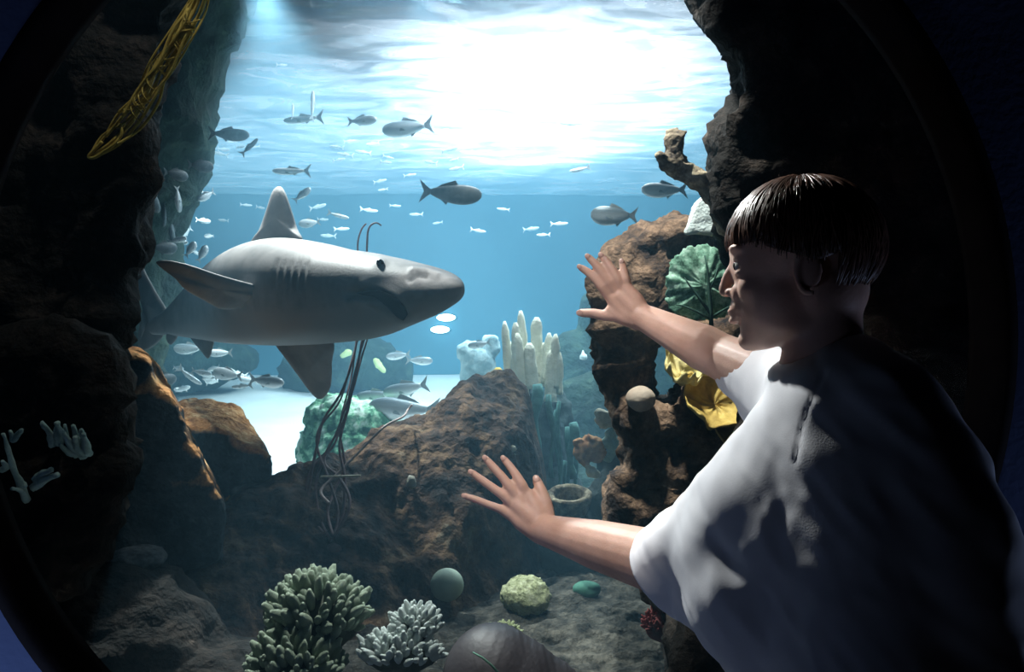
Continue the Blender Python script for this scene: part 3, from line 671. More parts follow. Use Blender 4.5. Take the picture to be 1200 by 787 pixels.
# yellow ruffled plate sponges on the reef
M['yellow_plate'] = basic('yellow_plate', [(0.35, (.34, .22, .05)), (0.6, (.62, .44, .12)), (0.75, (.75, .62, .30))], 22, .8, (70, .004))
M['yellow_pale'] = basic('yellow_pale', [(0.35, (.50, .40, .14)), (0.6, (.75, .64, .30)), (0.75, (.85, .80, .50))], 22, .8, (70, .004))
def plate(label, cpx, cpy, Y, rx, ry, tilt, mat, seed, lip=.012, turn=0.0):
    nu_, nr = 96, 18; mb = MB(); vs = []; fs = []
    for side in (0, 1):
        vs.append((0, 0, -.012 * side))
        for j in range(1, nr + 1):
            t = j / nr
            for i in range(nu_):
                a = 2 * math.pi * i / nu_; n1 = float(math.sin(a * 5 + seed) * .5 + math.sin(a * 9 + 2 * seed) * .35 + math.sin(a * 14 + seed) * .2)
                R = (1 + .07 * n1); x = rx * R * t * math.cos(a); y = ry * R * t * math.sin(a)
                z = .22 * rx * t * t + 1.7 * lip * t ** 4 * (n1 + .6) + .12 * lip * math.sin(a * 11 + 6 * t) - .012 * side * (1 - .3 * t) + (0 if side else .003 * t)
                vs.append((x, y, z))
    B = 1 + nr * nu_
    for side in (0, 1):
        o_ = side * B
        for i in range(nu_):
            fs.append((o_, o_ + 1 + i, o_ + 1 + (i + 1) % nu_))
        for j in range(nr - 1):
            for i in range(nu_):
                l = (i + 1) % nu_; fs.append((o_ + 1 + j * nu_ + i, o_ + 1 + (j + 1) * nu_ + i, o_ + 1 + (j + 1) * nu_ + l, o_ + 1 + j * nu_ + l))
    for i in range(nu_):
        l = (i + 1) % nu_; a = 1 + (nr - 1) * nu_; fs.append((a + i, a + l, B + a + l, B + a + i))
    mb.add(vs, fs); me = mb.mesh('plate_sponge'); fixn(me)
    displace(me, lambda c: .0035 * fbm(c * 40, 3, seed))
    o = obj('plate_sponge', me, mat); o.rotation_euler = (tilt, 0, turn); o.location = P(cpx, cpy, Y); return tag(o, label, 'sponge')
plate('topmost pale yellow ruffled plate sponge, just under the raised forearm', 808, 428, 1.92, .058, .075, .75, M['yellow_pale'], 1, .014, -.3)
plate('small pale yellow plate sponge tucked under the first, at its foot', 800, 440, 1.88, .045, .05, .5, M['yellow_pale'], 4, .014, .2)
plate('wide golden yellow ruffled plate sponge in the middle of the three levels', 838, 474, 1.86, .080, .085, .85, M['yellow_plate'], 2, .016, .1)
plate('lowest golden yellow plate sponge half hidden by the far sleeve', 864, 496, 1.90, .062, .07, 1.0, M['yellow_plate'], 3, .010, -.1)

# leafy green sea fan with dark branches
def seafan():
    out = [(786, 362), (783, 340), (785, 318), (792, 301), (805, 290), (822, 285), (840, 288), (851, 297), (858, 312), (862, 335), (862, 356), (852, 370), (830, 374), (805, 370)]
    Y = 1.86; root = thing('sea_fan', 'leafy pale green sea fan with dark forking branches in front of the face', 'coral', P(832, 390, Y))
    c0 = (826, 335); nu_ = 120; nr = 26; mb = MB(); vs = []; fs = []
    ang = []; rad_ = []
    for x, y in out: ang.append(math.atan2(-(y - c0[1]), x - c0[0])); rad_.append(math.hypot(x - c0[0], y - c0[1]))
    o_ = np.argsort(ang); ang = np.array(ang)[o_]; rad_ = np.array(rad_)[o_]; ang3 = np.concatenate([ang - 2 * math.pi, ang, ang + 2 * math.pi]); rad3 = np.tile(rad_, 3)
    for side in (0, 1):
        for j in range(nr + 1):
            for i in range(nu_):
                a = -math.pi + 2 * math.pi * i / nu_; R = np.interp(a, ang3, rad3) * (1 + .02 * math.sin(a * 13 + 1) + .018 * math.sin(a * 31) + .012 * math.sin(a * 53)); t = j / nr
                p = P(c0[0] + R * t * math.cos(a), c0[1] - R * t * math.sin(a), Y)
                y_ = .004 * math.sin(a * 7 + 3 * t) * t + .02 * t * t + .002 * math.sin(a * 19) * t + .004 * side
                vs.append((p.x, p.y + y_, p.z))
    B = (nr + 1) * nu_
    for side in (0, 1):
        for j in range(nr):
            for i in range(nu_):
                l = (i + 1) % nu_; q = side * B + j * nu_; fs.append((q + i, q + nu_ + i, q + nu_ + l, q + l))
    for i in range(nu_): l = (i + 1) % nu_; q = nr * nu_; fs.append((q + i, B + q + i, B + q + l, q + l))
    mb.add(vs, fs); me = mb.mesh('fan_blade'); bm = bmesh.new(); bm.from_mesh(me); bmesh.ops.remove_doubles(bm, verts=bm.verts, dist=1e-7); bmesh.ops.recalc_face_normals(bm, faces=bm.faces); bm.to_mesh(me); bm.free()
    displace(me, lambda c: .003 * fbm(c * 60, 3, 3))
    m, nt, b = newmat('fan_green'); n_, r_ = noise_col(nt, 34, [(0.38, (.05, .15, .09)), (0.5, (.26, .50, .36)), (0.62, (.62, .84, .70))], 8, .75)
    nt.links.new(r_.outputs[0], b.inputs['Base Color']); b.inputs['Roughness'].default_value = .8; add_bump(nt, b, 90, .004)
    tl = N(nt, 'ShaderNodeBsdfTranslucent'); nt.links.new(r_.outputs[0], tl.inputs[0]); mx = N(nt, 'ShaderNodeMixShader'); mx.inputs[0].default_value = .45
    nt.links.new(b.outputs[0], mx.inputs[1]); nt.links.new(tl.outputs[0], mx.inputs[2]); nt.links.new(mx.outputs[0], nt.nodes['Material Output'].inputs['Surface'])
    f_ = obj('fan_blade', me, m, root); f_.data.transform(Matrix.Translation(-root.location))
    bmt = basic('dark_branch', [(0.3, (.012, .04, .03)), (0.7, (.03, .08, .055))], 20)
    for pts, r in (([(834, 392), (833, 365), (831, 340), (829, 315), (826, 299)], .0052), ([(833, 368), (820, 350), (808, 334), (802, 325)], .0034), ([(833, 372), (846, 364), (858, 357)], .0034), ([(833, 374), (815, 364), (800, 358), (792, 357)], .003), ([(831, 342), (838, 325), (842, 310)], .0025)):
        mb = MB(); q = [P(x, y, Y - .014) - root.location for x, y in pts]; mb.tube(q, [r * (1.2 - .8 * i / (len(q) - 1)) for i in range(len(q))], 8); obj('branch', mb, bmt, root)
seafan()

# upright stump with a forked top, and the white stone behind it
mb = MB()
pp = [((856, 262), .034), ((846, 238), .030), ((828, 216), .025), ((810, 206), .022), ((797, 196), .024), ((789, 182), .026), ((789, 168), .022)]
mb.limb([P(x, y, 1.74) for (x, y), r in pp], [r * .85 for _, r in pp], 14)
mb.limb([P(791, 194, 1.74), P(779, 190, 1.72), P(773, 183, 1.71)], [.022, .014, .010], 12)
mb.limb([P(788, 170, 1.74), P(783, 157, 1.74), P(780, 152, 1.74)], [.020, .011, .005], 12); mb.limb([P(789, 170, 1.74), P(797, 159, 1.74), P(802, 154, 1.74)], [.020, .011, .005], 12)
mb.limb([P(790, 166, 1.74), P(791, 156, 1.75)], [.016, .012], 12)
me = remesh(mb, .0055, 3, 'stump'); craggy(me, .006, 20, .007, 45, 61)
M['stump'] = rockmat('stump', [(0.36, (.05, .04, .035)), (0.5, (.20, .16, .11)), (0.68, (.55, .48, .34))], 26, bump=(50, .01))
tag(rebase(obj('driftwood', me, M['stump']), P(850, 260, 1.74)), 'knobbly forked driftwood branch jutting from the right rock face', 'driftwood')
mb = MB(); mb.prism([P(800, 275, 1.95), P(812, 240, 1.95), P(824, 229, 1.95), P(840, 240, 1.95), P(858, 275, 1.95)], [P(803, 275, 2.08), P(815, 243, 2.08), P(826, 234, 2.08), P(840, 244, 2.08), P(854, 275, 2.08)])
me = remesh(mb, .008, 4, 'white'); craggy(me, .004, 14, .003, 40, 3)
tag(rebase(obj('stone', me, M['white_coral']), P(828, 272, 2.0)), 'pointed white stone on top of the reef below the driftwood', 'stone')

# tall white finger sponges, far
M['white_tube'] = basic('white_tube', [(0.3, (.70, .72, .58)), (0.7, (.92, .92, .80))], 16, .85, (60, .01))
M['teal_tube'] = basic('teal_tube', [(0.3, (.05, .16, .16)), (0.7, (.16, .36, .34))], 10, .8, (40, .01))
root = thing('tube_sponge', 'cluster of tall white finger sponges on the end of the ridge', 'sponge', P(622, 470, 3.9))
for x0, y0, x1, y1, r in ((598, 450, 591, 376, 5.5), (606, 450, 604, 378, 6), (617, 452, 610, 364, 6), (614, 475, 606, 390, 7), (628, 440, 629, 372, 7.5), (640, 450, 643, 390, 5.5), (650, 455, 651, 391, 5.5), (634, 452, 637, 402, 6), (624, 455, 620, 402, 8), (601, 462, 597, 400, 6.5), (645, 470, 647, 410, 7), (655, 462, 656, 412, 4.5)):
    Y = 3.9 + random.uniform(-.12, .12); a = P(x0, y0, Y); b_ = P(x1, y1, Y); mb = MB(); r_ = r / F * Y; K = 12
    mb.tube([a.lerp(b_, k / K) - root.location for k in range(K + 1)], [r_ * (1.1 - .28 * k / K - (.55 if k == K else .15 if k == K - 1 else 0)) for k in range(K + 1)], 14)
    me = mb.mesh('finger'); fixn(me); displace(me, lambda c: .006 * fbm(c * 30, 2, 5)); obj('finger', me, M['white_tube'], root)
me_ = lump('reef_rock', [(620, 520, 3.95, .18, .16, .26), (580, 500, 3.9, .12, .12, .2), (640, 590, 3.9, .18, .15, .2), (655, 500, 4.0, .06, .1, .2)], .02, basic('dark_teal_reef', [(.3, (.015, .03, .035)), (.7, (.06, .10, .10))], 8, .9, (20, .02)), 'dark blue-green rock pillar carrying the white finger sponges', (.03, 5, .03, 12), 71)  # pillar rock in a dark blue-green base colour
root = thing('tube_sponge', 'bundle of dim teal hanging tube sponges below the white fingers', 'sponge', P(640, 560, 3.6))
for x0, y0, x1, y1, r in ((628, 450, 628, 530, 7), (618, 470, 622, 540, 5), (645, 462, 648, 560, 4), (655, 470, 656, 600, 3), (668, 500, 664, 600, 4.5), (668, 500, 678, 590, 4), (650, 480, 655, 590, 2.5), (672, 495, 670, 560, 6), (662, 540, 668, 610, 3)):
    Y = 3.6 + random.uniform(-.1, .1); mb = MB(); a = P(x0, y0, Y); b_ = P(x1, y1, Y); mb.tube([a.lerp(b_, k / 8) + Vector((.01 * math.sin(k + r), 0, 0)) - root.location for k in range(9)], [r / F * Y * (.8 + .25 * math.sin(k * .8)) for k in range(9)], 10); obj('tube', mb, M['teal_tube'], root)
def knob_cluster(name, label, cat, pts, mat, seed=0, vox=.008, amp=(.006, 20, .006, 50)):
    mb = MB()
    for x, y, Y, r in pts: mb.ell(P(x, y, Y), (r / F * Y, r / F * Y, r / F * Y * .85), nu=14, nv=9)
    me = remesh(mb, vox, 2, name); craggy(me, *amp, seed); return tag(rebase(obj(name, me, mat), P(pts[0][0], pts[0][1], pts[0][2])), label, cat)
M['orange'] = basic('orange', [(0.35, (.30, .12, .05)), (0.6, (.62, .32, .14)), (0.75, (.75, .5, .3))], 24, .85, (60, .006))
M['cream'] = basic('cream', [(0.35, (.45, .40, .28)), (0.65, (.82, .78, .64))], 24, .85, (60, .006))
YK = 3.0
knob_cluster('lettuce_coral', 'orange-brown leafy coral cluster in the gap left of the reef foot', 'coral', [(688, 526, YK, 11), (678, 518, YK, 7), (698, 520, YK, 8), (684, 536, YK, 9), (697, 534, YK, 8), (690, 513, YK, 6), (676, 528, YK, 5), (706, 528, YK, 5)], M['orange'], 1, .008, (.012, 18, .012, 40))
knob_cluster('coral_head', 'cream knobbly coral head above and right of the orange coral', 'coral', [(704, 485, YK, 7), (712, 488, YK, 6), (717, 495, YK, 6), (708, 497, YK, 7), (722, 505, YK, 5), (700, 492, YK, 4)], M['cream'], 2, .007)
knob_cluster('coral_head', 'pale grey-green coral stub directly right of the orange coral', 'coral', [(716, 508, YK, 7), (711, 518, YK, 7), (720, 525, YK, 8), (713, 535, YK, 7), (727, 518, YK, 6)], M['pale_teal'], 3, .008)
knob_cluster('coral_head', 'single cream coral lobe under the orange coral', 'coral', [(693, 553, YK, 7), (699, 556, YK, 5), (687, 545, YK, 4)], M['cream'], 4, .007)
knob_cluster('coral_head', 'small cream knob on the ridge above the fingers of the lower hand', 'coral', [(600, 526, 3.0, 4), (600, 534, 3.0, 4.5), (602, 541, 3.0, 4)], M['cream'], 5, .006)
knob_cluster('coral_head', 'pale blue upright lobe on the ridge left of the lower hand', 'coral', [(544, 536, 2.9, 5), (546, 545, 2.9, 6), (545, 553, 2.9, 5)], M['pale_teal'], 6, .006)
knob_cluster('coral_head', 'tiny pale lobe in the middle of the rusty ridge face', 'coral', [(482, 561, 2.75, 4), (482, 567, 2.75, 5)], basic('greyish', [(.3, (.25, .24, .2)), (.7, (.4, .4, .34))], 9, .9), 7, .006)
knob_cluster('sponge', 'bright yellow sponge at the foot of the white finger sponges', 'sponge', [(578, 440, 3.7, 6), (584, 436, 3.7, 6), (572, 443, 3.7, 4), (586, 443, 3.7, 4)], basic('bright_yellow', [(.3, (.7, .5, .08)), (.7, (.85, .68, .2))], 9, .9), 8, .01)
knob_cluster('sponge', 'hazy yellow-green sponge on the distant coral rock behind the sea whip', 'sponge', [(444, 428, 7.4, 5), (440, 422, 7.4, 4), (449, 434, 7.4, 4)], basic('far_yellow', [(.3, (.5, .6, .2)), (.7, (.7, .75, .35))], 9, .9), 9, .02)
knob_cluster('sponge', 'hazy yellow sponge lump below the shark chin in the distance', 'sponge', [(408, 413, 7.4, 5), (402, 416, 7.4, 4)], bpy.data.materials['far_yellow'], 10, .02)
knob_cluster('coral_head', 'small pink coral on the far blue bank', 'coral', [(676, 447, 5.6, 5), (671, 449, 5.6, 3)], basic('pink', [(.3, (.5, .3, .25)), (.7, (.7, .45, .4))], 9, .9), 11, .02)
knob_cluster('coral_head', 'small white peak on the far blue bank', 'coral', [(684, 418, 5.6, 5), (683, 412, 5.6, 3)], M['white_coral'], 12, .02)
# brown barrel sponge with an open mouth
mb = MB(); K = 28; prof = [(0.0, -.10), (.05, -.10), (.070, -.06), (.085, 0), (.088, .022), (.078, .030), (.060, .024), (.050, 0), (.040, -.05), (.0, -.06)]
vs = [(r * math.cos(2 * math.pi * k / K), .8 * r * math.sin(2 * math.pi * k / K), z) for r, z in prof for k in range(K)]
mb.add(vs, [(i * K + k, i * K + (k + 1) % K, (i + 1) * K + (k + 1) % K, (i + 1) * K + k) for i in range(len(prof) - 1) for k in range(K)])
me = mb.mesh('barrel'); bm = bmesh.new(); bm.from_mesh(me); bmesh.ops.remove_doubles(bm, verts=bm.verts, dist=1e-6); bmesh.ops.subdivide_edges(bm, edges=bm.edges, cuts=2, use_grid_fill=True); bmesh.ops.recalc_face_normals(bm, faces=bm.faces); bm.to_mesh(me); bm.free()
displace(me, lambda c: .008 * fbm(c * 22, 3, 5))
o = obj('barrel_sponge', me, M['stump']); o.location = P(667, 585, 3.0); o.rotation_euler = (.35, 0, 0); tag(o, 'dim brown bowl sponge with a dark open mouth right of the lower hand', 'sponge')
lump('reef_rock', [(668, 640, 3.05, .14, .14, .14), (720, 590, 3.1, .12, .12, .14), (716, 545, 3.15, .05, .08, .10), (640, 650, 3.2, .12, .12, .12)], .016, basic('dark_teal_reef2', [(.3, (.02, .03, .03)), (.7, (.09, .11, .10))], 8, .9, (20, .02)), 'dark rock under the bowl sponge between the lower hand and the reef', (.02, 6, .02, 16), 72)  # dark grey-green base colour for the low rock

# green net-like coral mound and the white stone beside it
m, nt, b = newmat('net_green'); n_, r_ = noise_col(nt, 13, [(0.42, (.03, .14, .07)), (0.5, (.22, .50, .30)), (0.62, (.70, .85, .72))], 5, .6)
nt.links.new(r_.outputs[0], b.inputs['Base Color']); b.inputs['Roughness'].default_value = .9; add_bump(nt, b, 20, .03); M['net_green'] = m
lump('net_coral', [(395, 500, 4.3, .17, .15, .17), (425, 500, 4.25, .16, .15, .13), (380, 525, 4.3, .13, .15, .15), (415, 530, 4.2, .2, .15, .15), (450, 510, 4.3, .1, .1, .05)], .013, m, 'pale green mottled coral mound on the sand behind the sea whip', (.02, 10, .035, 17), 81, 'coral')
lump('stone', [(471, 497, 4.5, .085, .07, .07), (455, 508, 4.5, .07, .07, .05), (440, 520, 4.5, .1, .08, .06)], .012, M['white_coral'], 'bright white stone lying on the sand behind the ridge crest', (.01, 8, .01, 20), 82)

# sea whip: thin stems from the ridge up behind the shark
hb = hit(390, 640); YB = hb[0].y; root = thing('sea_whip', 'dark purple sea whip with long thin stems rising behind the shark', 'coral', hb[0] - Vector((0, 0, .01)))
M['whip'] = basic('whip', [(0.3, (.07, .035, .035)), (0.7, (.20, .12, .12))], 30, .6)
M['whip_pale'] = basic('whip_pale', [(0.3, (.30, .22, .20)), (0.7, (.48, .38, .36))], 30, .6)
wh = [[(388, 634), (362, 600), (364, 560), (372, 520), (380, 490), (402, 455), (418, 400), (422, 330), (419, 290), (423, 270), (429, 262)],
      [(390, 634), (402, 600), (404, 560), (398, 520), (410, 470), (424, 400), (428, 340), (430, 290), (432, 268), (440, 261), (447, 264)],
      [(388, 632), (376, 610), (370, 570), (382, 530), (404, 490), (415, 440), (427, 395)],
      [(390, 632), (396, 600), (385, 560), (372, 525), (375, 500), (398, 470), (410, 430), (420, 395)],
      [(389, 630), (366, 612), (358, 580), (366, 548), (392, 520), (402, 480), (412, 440), (418, 395)],
      [(391, 630), (410, 590), (398, 560), (380, 540), (395, 505), (408, 468), (420, 420), (428, 395)],
      [(390, 628), (384, 600), (392, 575), (404, 545), (398, 500), (412, 462), (424, 418), (431, 396)],
      [(386, 590), (376, 575), (395, 555), (420, 530), (450, 500), (472, 488), (478, 480), (483, 474)],
      [(388, 632), (372, 618), (374, 596), (386, 570), (400, 588), (398, 612), (390, 634)]]
for i, pts in enumerate(wh):
    n_ = len(pts); q = [P(x, y, YB + (2.95 - YB) * min(1, k / 6) + .012 * math.sin(i * 2 + k)) for k, (x, y) in enumerate(pts)]; q = smooth_path(q)
    mb = MB(); mb.tube([v - root.location for v in q], [.0058 - .0028 * k / len(q) for k in range(len(q))], 7); obj('stem', mb, M['whip_pale'] if i in (7, 8) else M['whip'], root)
mb = MB(); mb.ell(Vector((0, 0, 0)), (.03, .02, .02)); obj('holdfast', mb, M['whip'], root)
mb = MB(); mb.tube([P(376, 558, YB + .02), P(400, 558, YB + .02), P(423, 557, YB + .03)], [.003, .004, .003], 6); o = obj('twig', mb, M['cream']); tag(rebase(o, P(400, 558, YB)), 'short pale straight twig caught across the sea whip', 'twig')

# yellow frayed rope hanging over the left rock
root = thing('rope', 'yellow frayed rope hanging in a loop over the upper left rock face', 'rope', P(175, 90, 1.66))
M['rope'] = basic('rope', [(0.3, (.36, .24, .03)), (0.7, (.62, .46, .10))], 40, .8, (200, .001))
rr_ = random.Random(3)
axis = [(243, -25), (232, 5), (213, 40), (190, 80), (172, 110), (150, 140), (128, 163), (108, 182)]
for i in range(15):
    off = rr_.uniform(-1, 1); q = []; stop = len(axis) if i < 7 else rr_.randint(5, 7)
    for k, (x, y) in enumerate(axis[:stop]):
        wdt = (9, 10, 12, 13, 15, 14, 11, 3)[k]; a = off + rr_.uniform(-.45, .45)
        q.append(P(x + a * wdt * .85, y + a * wdt * .55, 1.64 + .012 * rr_.uniform(-1, 1)))
    q = smooth_path(q, 6); mb = MB(); mb.tube([v - root.location for v in q], rr_.uniform(.0016, .0032), 6); obj('strand', mb, M['rope'], root)
for i in range(22):
    k = rr_.uniform(1.5, 5.8); a = int(k); u = k - a; x = axis[a][0] * (1 - u) + axis[a + 1][0] * u; y = axis[a][1] * (1 - u) + axis[a + 1][1] * u; s_ = rr_.choice((-1, 1))
    q = [P(x + s_ * 10, y + s_ * 7, 1.64), P(x + rr_.uniform(-4, 4), y - 6, 1.63), P(x - s_ * 9 + 9, y - s_ * 4 - 14, 1.64)]
    mb = MB(); mb.tube([v - root.location for v in smooth_path(q, 4)], .0015, 5); obj('strand', mb, M['rope'], root)
mb = MB(); q = smooth_path([P(x, y, 1.635) for x, y in ((120, 166), (108, 178), (104, 184), (112, 184), (130, 172), (142, 158), (141, 145))], 5); mb.tube([v - root.location for v in q], .0034, 7); obj('loop', mb, M['rope'], root)

# two round underwater lamps on the far wall
M['lampglow'] = m = newmat('lampglow')[0]; b = m.node_tree.nodes['Principled BSDF']; b.inputs['Emission Color'].default_value = (.8, .95, 1, 1); b.inputs['Emission Strength'].default_value = 12
for px, py, rx in ((523, 372, 11), (516, 386, 11)):
    t = thing('underwater_lamp', ('upper' if py < 380 else 'lower') + ' glowing oval lamp on the far tank wall under the shark snout', 'lamp', P(px, py, 8.99) )
    a = MB(); a.ell((0, -.03, 0), (rx / F * 9, .03, 4.2 / F * 9), nu=24, nv=12); obj('lens', a, m, t); a = MB(); a.ell((0, 0, 0), (rx / F * 9 * 1.15, .03, 5.2 / F * 9), nu=24, nv=10); obj('housing', a, M['tank_blue'], t)

# ------------------------------------------------------------------ fish
def fish_parts(deep, seed):
    K = 16; NS = 14; mb = MB(); vs = []; fs = []
    for i in range(K + 1):
        t = i / K; x = .5 - t * .82
        h = deep * (math.sin(math.pi * min(1, t * .94 + .008) ** .70)) ** .72 * .5 + .012; h = max(h, .018 if t > .5 else .01); w_ = h * (.48 if deep > .3 else .6)
        zc = -.02 * math.sin(math.pi * t)
        for k in range(NS):
            a = 2 * math.pi * k / NS; vs.append((x, w_ * math.cos(a), zc + h * math.sin(a)))
    fs = [(i * NS + k, i * NS + (k + 1) % NS, (i + 1) * NS + (k + 1) % NS, (i + 1) * NS + k) for i in range(K) for k in range(NS)] + [tuple(range(NS)), tuple(K * NS + k for k in range(NS))]
    mb.add(vs, fs); body = mb.mesh('body'); fixn(body)
    def blade(name, pts, th=.006):
        m_ = MB(); n_ = len(pts); m_.add([(x, y - th, z) for x, y, z in pts] + [(x, y + th, z) for x, y, z in pts], [tuple(range(n_)), tuple(reversed(range(n_, 2 * n_)))] + [(i, n_ + i, n_ + (i + 1) % n_, (i + 1) % n_) for i in range(n_)])
        me = m_.mesh(name); bm = bmesh.new(); bm.from_mesh(me); bmesh.ops.triangulate(bm, faces=bm.faces); bmesh.ops.recalc_face_normals(bm, faces=bm.faces); bm.to_mesh(me); bm.free(); return me
    d = deep
    tail = blade('tail_fin', [(-.29, 0, .02), (-.38, 0, .08), (-.50, 0, .19), (-.47, 0, .10), (-.425, 0, 0), (-.47, 0, -.10), (-.50, 0, -.19), (-.38, 0, -.08), (-.29, 0, -.02)])
    dor = blade('dorsal_fin', [(.12, 0, d * .44), (.07, 0, d * .5 + .055), (.0, 0, d * .5 + .03), (-.15, 0, d * .35 + .02), (-.26, 0, d * .16), (-.10, 0, d * .25)])
    ana = blade('anal_fin', [(-.02, 0, -d * .40), (-.06, 0, -d * .5 - .05), (-.14, 0, -d * .35 - .02), (-.25, 0, -d * .15), (-.10, 0, -d * .22)])
    pec = []
    for s_ in (-1, 1):
        y = d * .24 * s_; pec.append(blade('pectoral_fin', [(.20, y, -.02), (.10, y + .03 * s_, -.03), (.03, y + .05 * s_, -.09), (.14, y + .02 * s_, -.08)], .004))
    eyes = []
    for s_ in (-1, 1):
        e = MB(); e.ell((.385, d * .155 * s_, d * .10), (.022, .012, .022), nu=10, nv=7); me = e.mesh('eye'); fixn(me); eyes.append(me)
    return dict(body=body, rest=[tail, dor, ana] + pec, eyes=eyes)
m, nt, b = newmat('fish_silver'); c_ = coords(nt); sx = N(nt, 'ShaderNodeSeparateXYZ'); nt.links.new(c_, sx.inputs[0]); rp = N(nt, 'ShaderNodeValToRGB')
mr = N(nt, 'ShaderNodeMapRange'); mr.inputs[1].default_value = -.16; mr.inputs[2].default_value = .14; nt.links.new(sx.outputs[2], mr.inputs[0]); nt.links.new(mr.outputs[0], rp.inputs[0])
rp.color_ramp.elements[0].color = (.72, .74, .74, 1); rp.color_ramp.elements[0].position = .25; rp.color_ramp.elements[1].color = (.16, .20, .22, 1); rp.color_ramp.elements[1].position = .8
nt.links.new(rp.outputs[0], b.inputs['Base Color']); b.inputs['Roughness'].default_value = .38; b.inputs['Metallic'].default_value = .25; add_bump(nt, b, 40, .004, .3); M['fish'] = m
M['fish_pale'] = basic('fish_pale', [(.3, (.62, .66, .66)), (.7, (.86, .88, .88))], 6, .45)
M['fish_dark'] = basic('fish_dark', [(.3, (.045, .06, .07)), (.7, (.12, .15, .16))], 6, .5)
M['fin'] = basic('fin', [(.3, (.25, .28, .29)), (.7, (.42, .46, .46))], 12, .6)
M['fish_eye'] = basic('fish_eye', [(.3, (.01, .01, .01)), (.7, (.02, .02, .02))], 6, .2)
FP = {'deep': fish_parts(.40, 1), 'mid': fish_parts(.30, 2), 'slim': fish_parts(.16, 3)}
def fish(px, py, Y, L, yaw, tilt=0, kind='mid', mat='fish', label=None, group=None, parts=True, sc=(1, 1, 1)):
    "L is the apparent length in px; yaw 0 faces right, 180 left, 90 away; tilt raises the head"
    Ls = L / F * Y / max(.35, abs(math.cos(math.radians(yaw)))) * .98
    f_ = FP[kind]; root = thing('fish', label, 'fish', P(px, py, Y), group) if parts else None
    rot = Euler((0, -math.radians(tilt), math.radians(yaw)), 'XYZ').to_matrix().to_euler()
    rot = (Matrix.Rotation(math.radians(yaw), 3, 'Z') @ Matrix.Rotation(-math.radians(tilt), 3, 'Y')).to_euler()
    key = kind + mat
    if key not in FP:
        d = {}
        for k_, lst in (('body', [f_['body']]), ('rest', f_['rest']), ('eyes', f_['eyes'])):
            r_ = []
            for me in lst:
                c = me.copy(); c.materials.clear(); c.materials.append(M[mat] if k_ == 'body' else M['fin' if mat != 'fish_dark' else 'fish_dark'] if k_ == 'rest' else M['fish_eye'])
                c.polygons.foreach_set('use_smooth', [k_ != 'rest'] * len(c.polygons)); c.name = me.name; r_.append(c)
            d[k_] = r_
        bm = bmesh.new()
        for me in d['body'] + d['rest'][:3]: bm.from_mesh(me)
        j = bpy.data.meshes.new('fish'); bm.to_mesh(j); bm.free(); j.materials.append(M[mat]); j.polygons.foreach_set('use_smooth', [True] * len(j.polygons)); d['joined'] = j; FP[key] = d
    d = FP[key]
    if parts:
        root.rotation_euler = rot; root.scale = (Ls * sc[0], Ls * sc[1], Ls * sc[2])
        for me in d['body'] + d['rest'] + d['eyes']:
            o = bpy.data.objects.new(me.name.split('.')[0], me); COL.objects.link(o); o.parent = root
    else:
        o = bpy.data.objects.new('fish', d['joined']); COL.objects.link(o); o.location = P(px, py, Y); o.rotation_euler = rot; o.scale = (Ls, Ls, Ls); tag(o, label, 'fish', group)
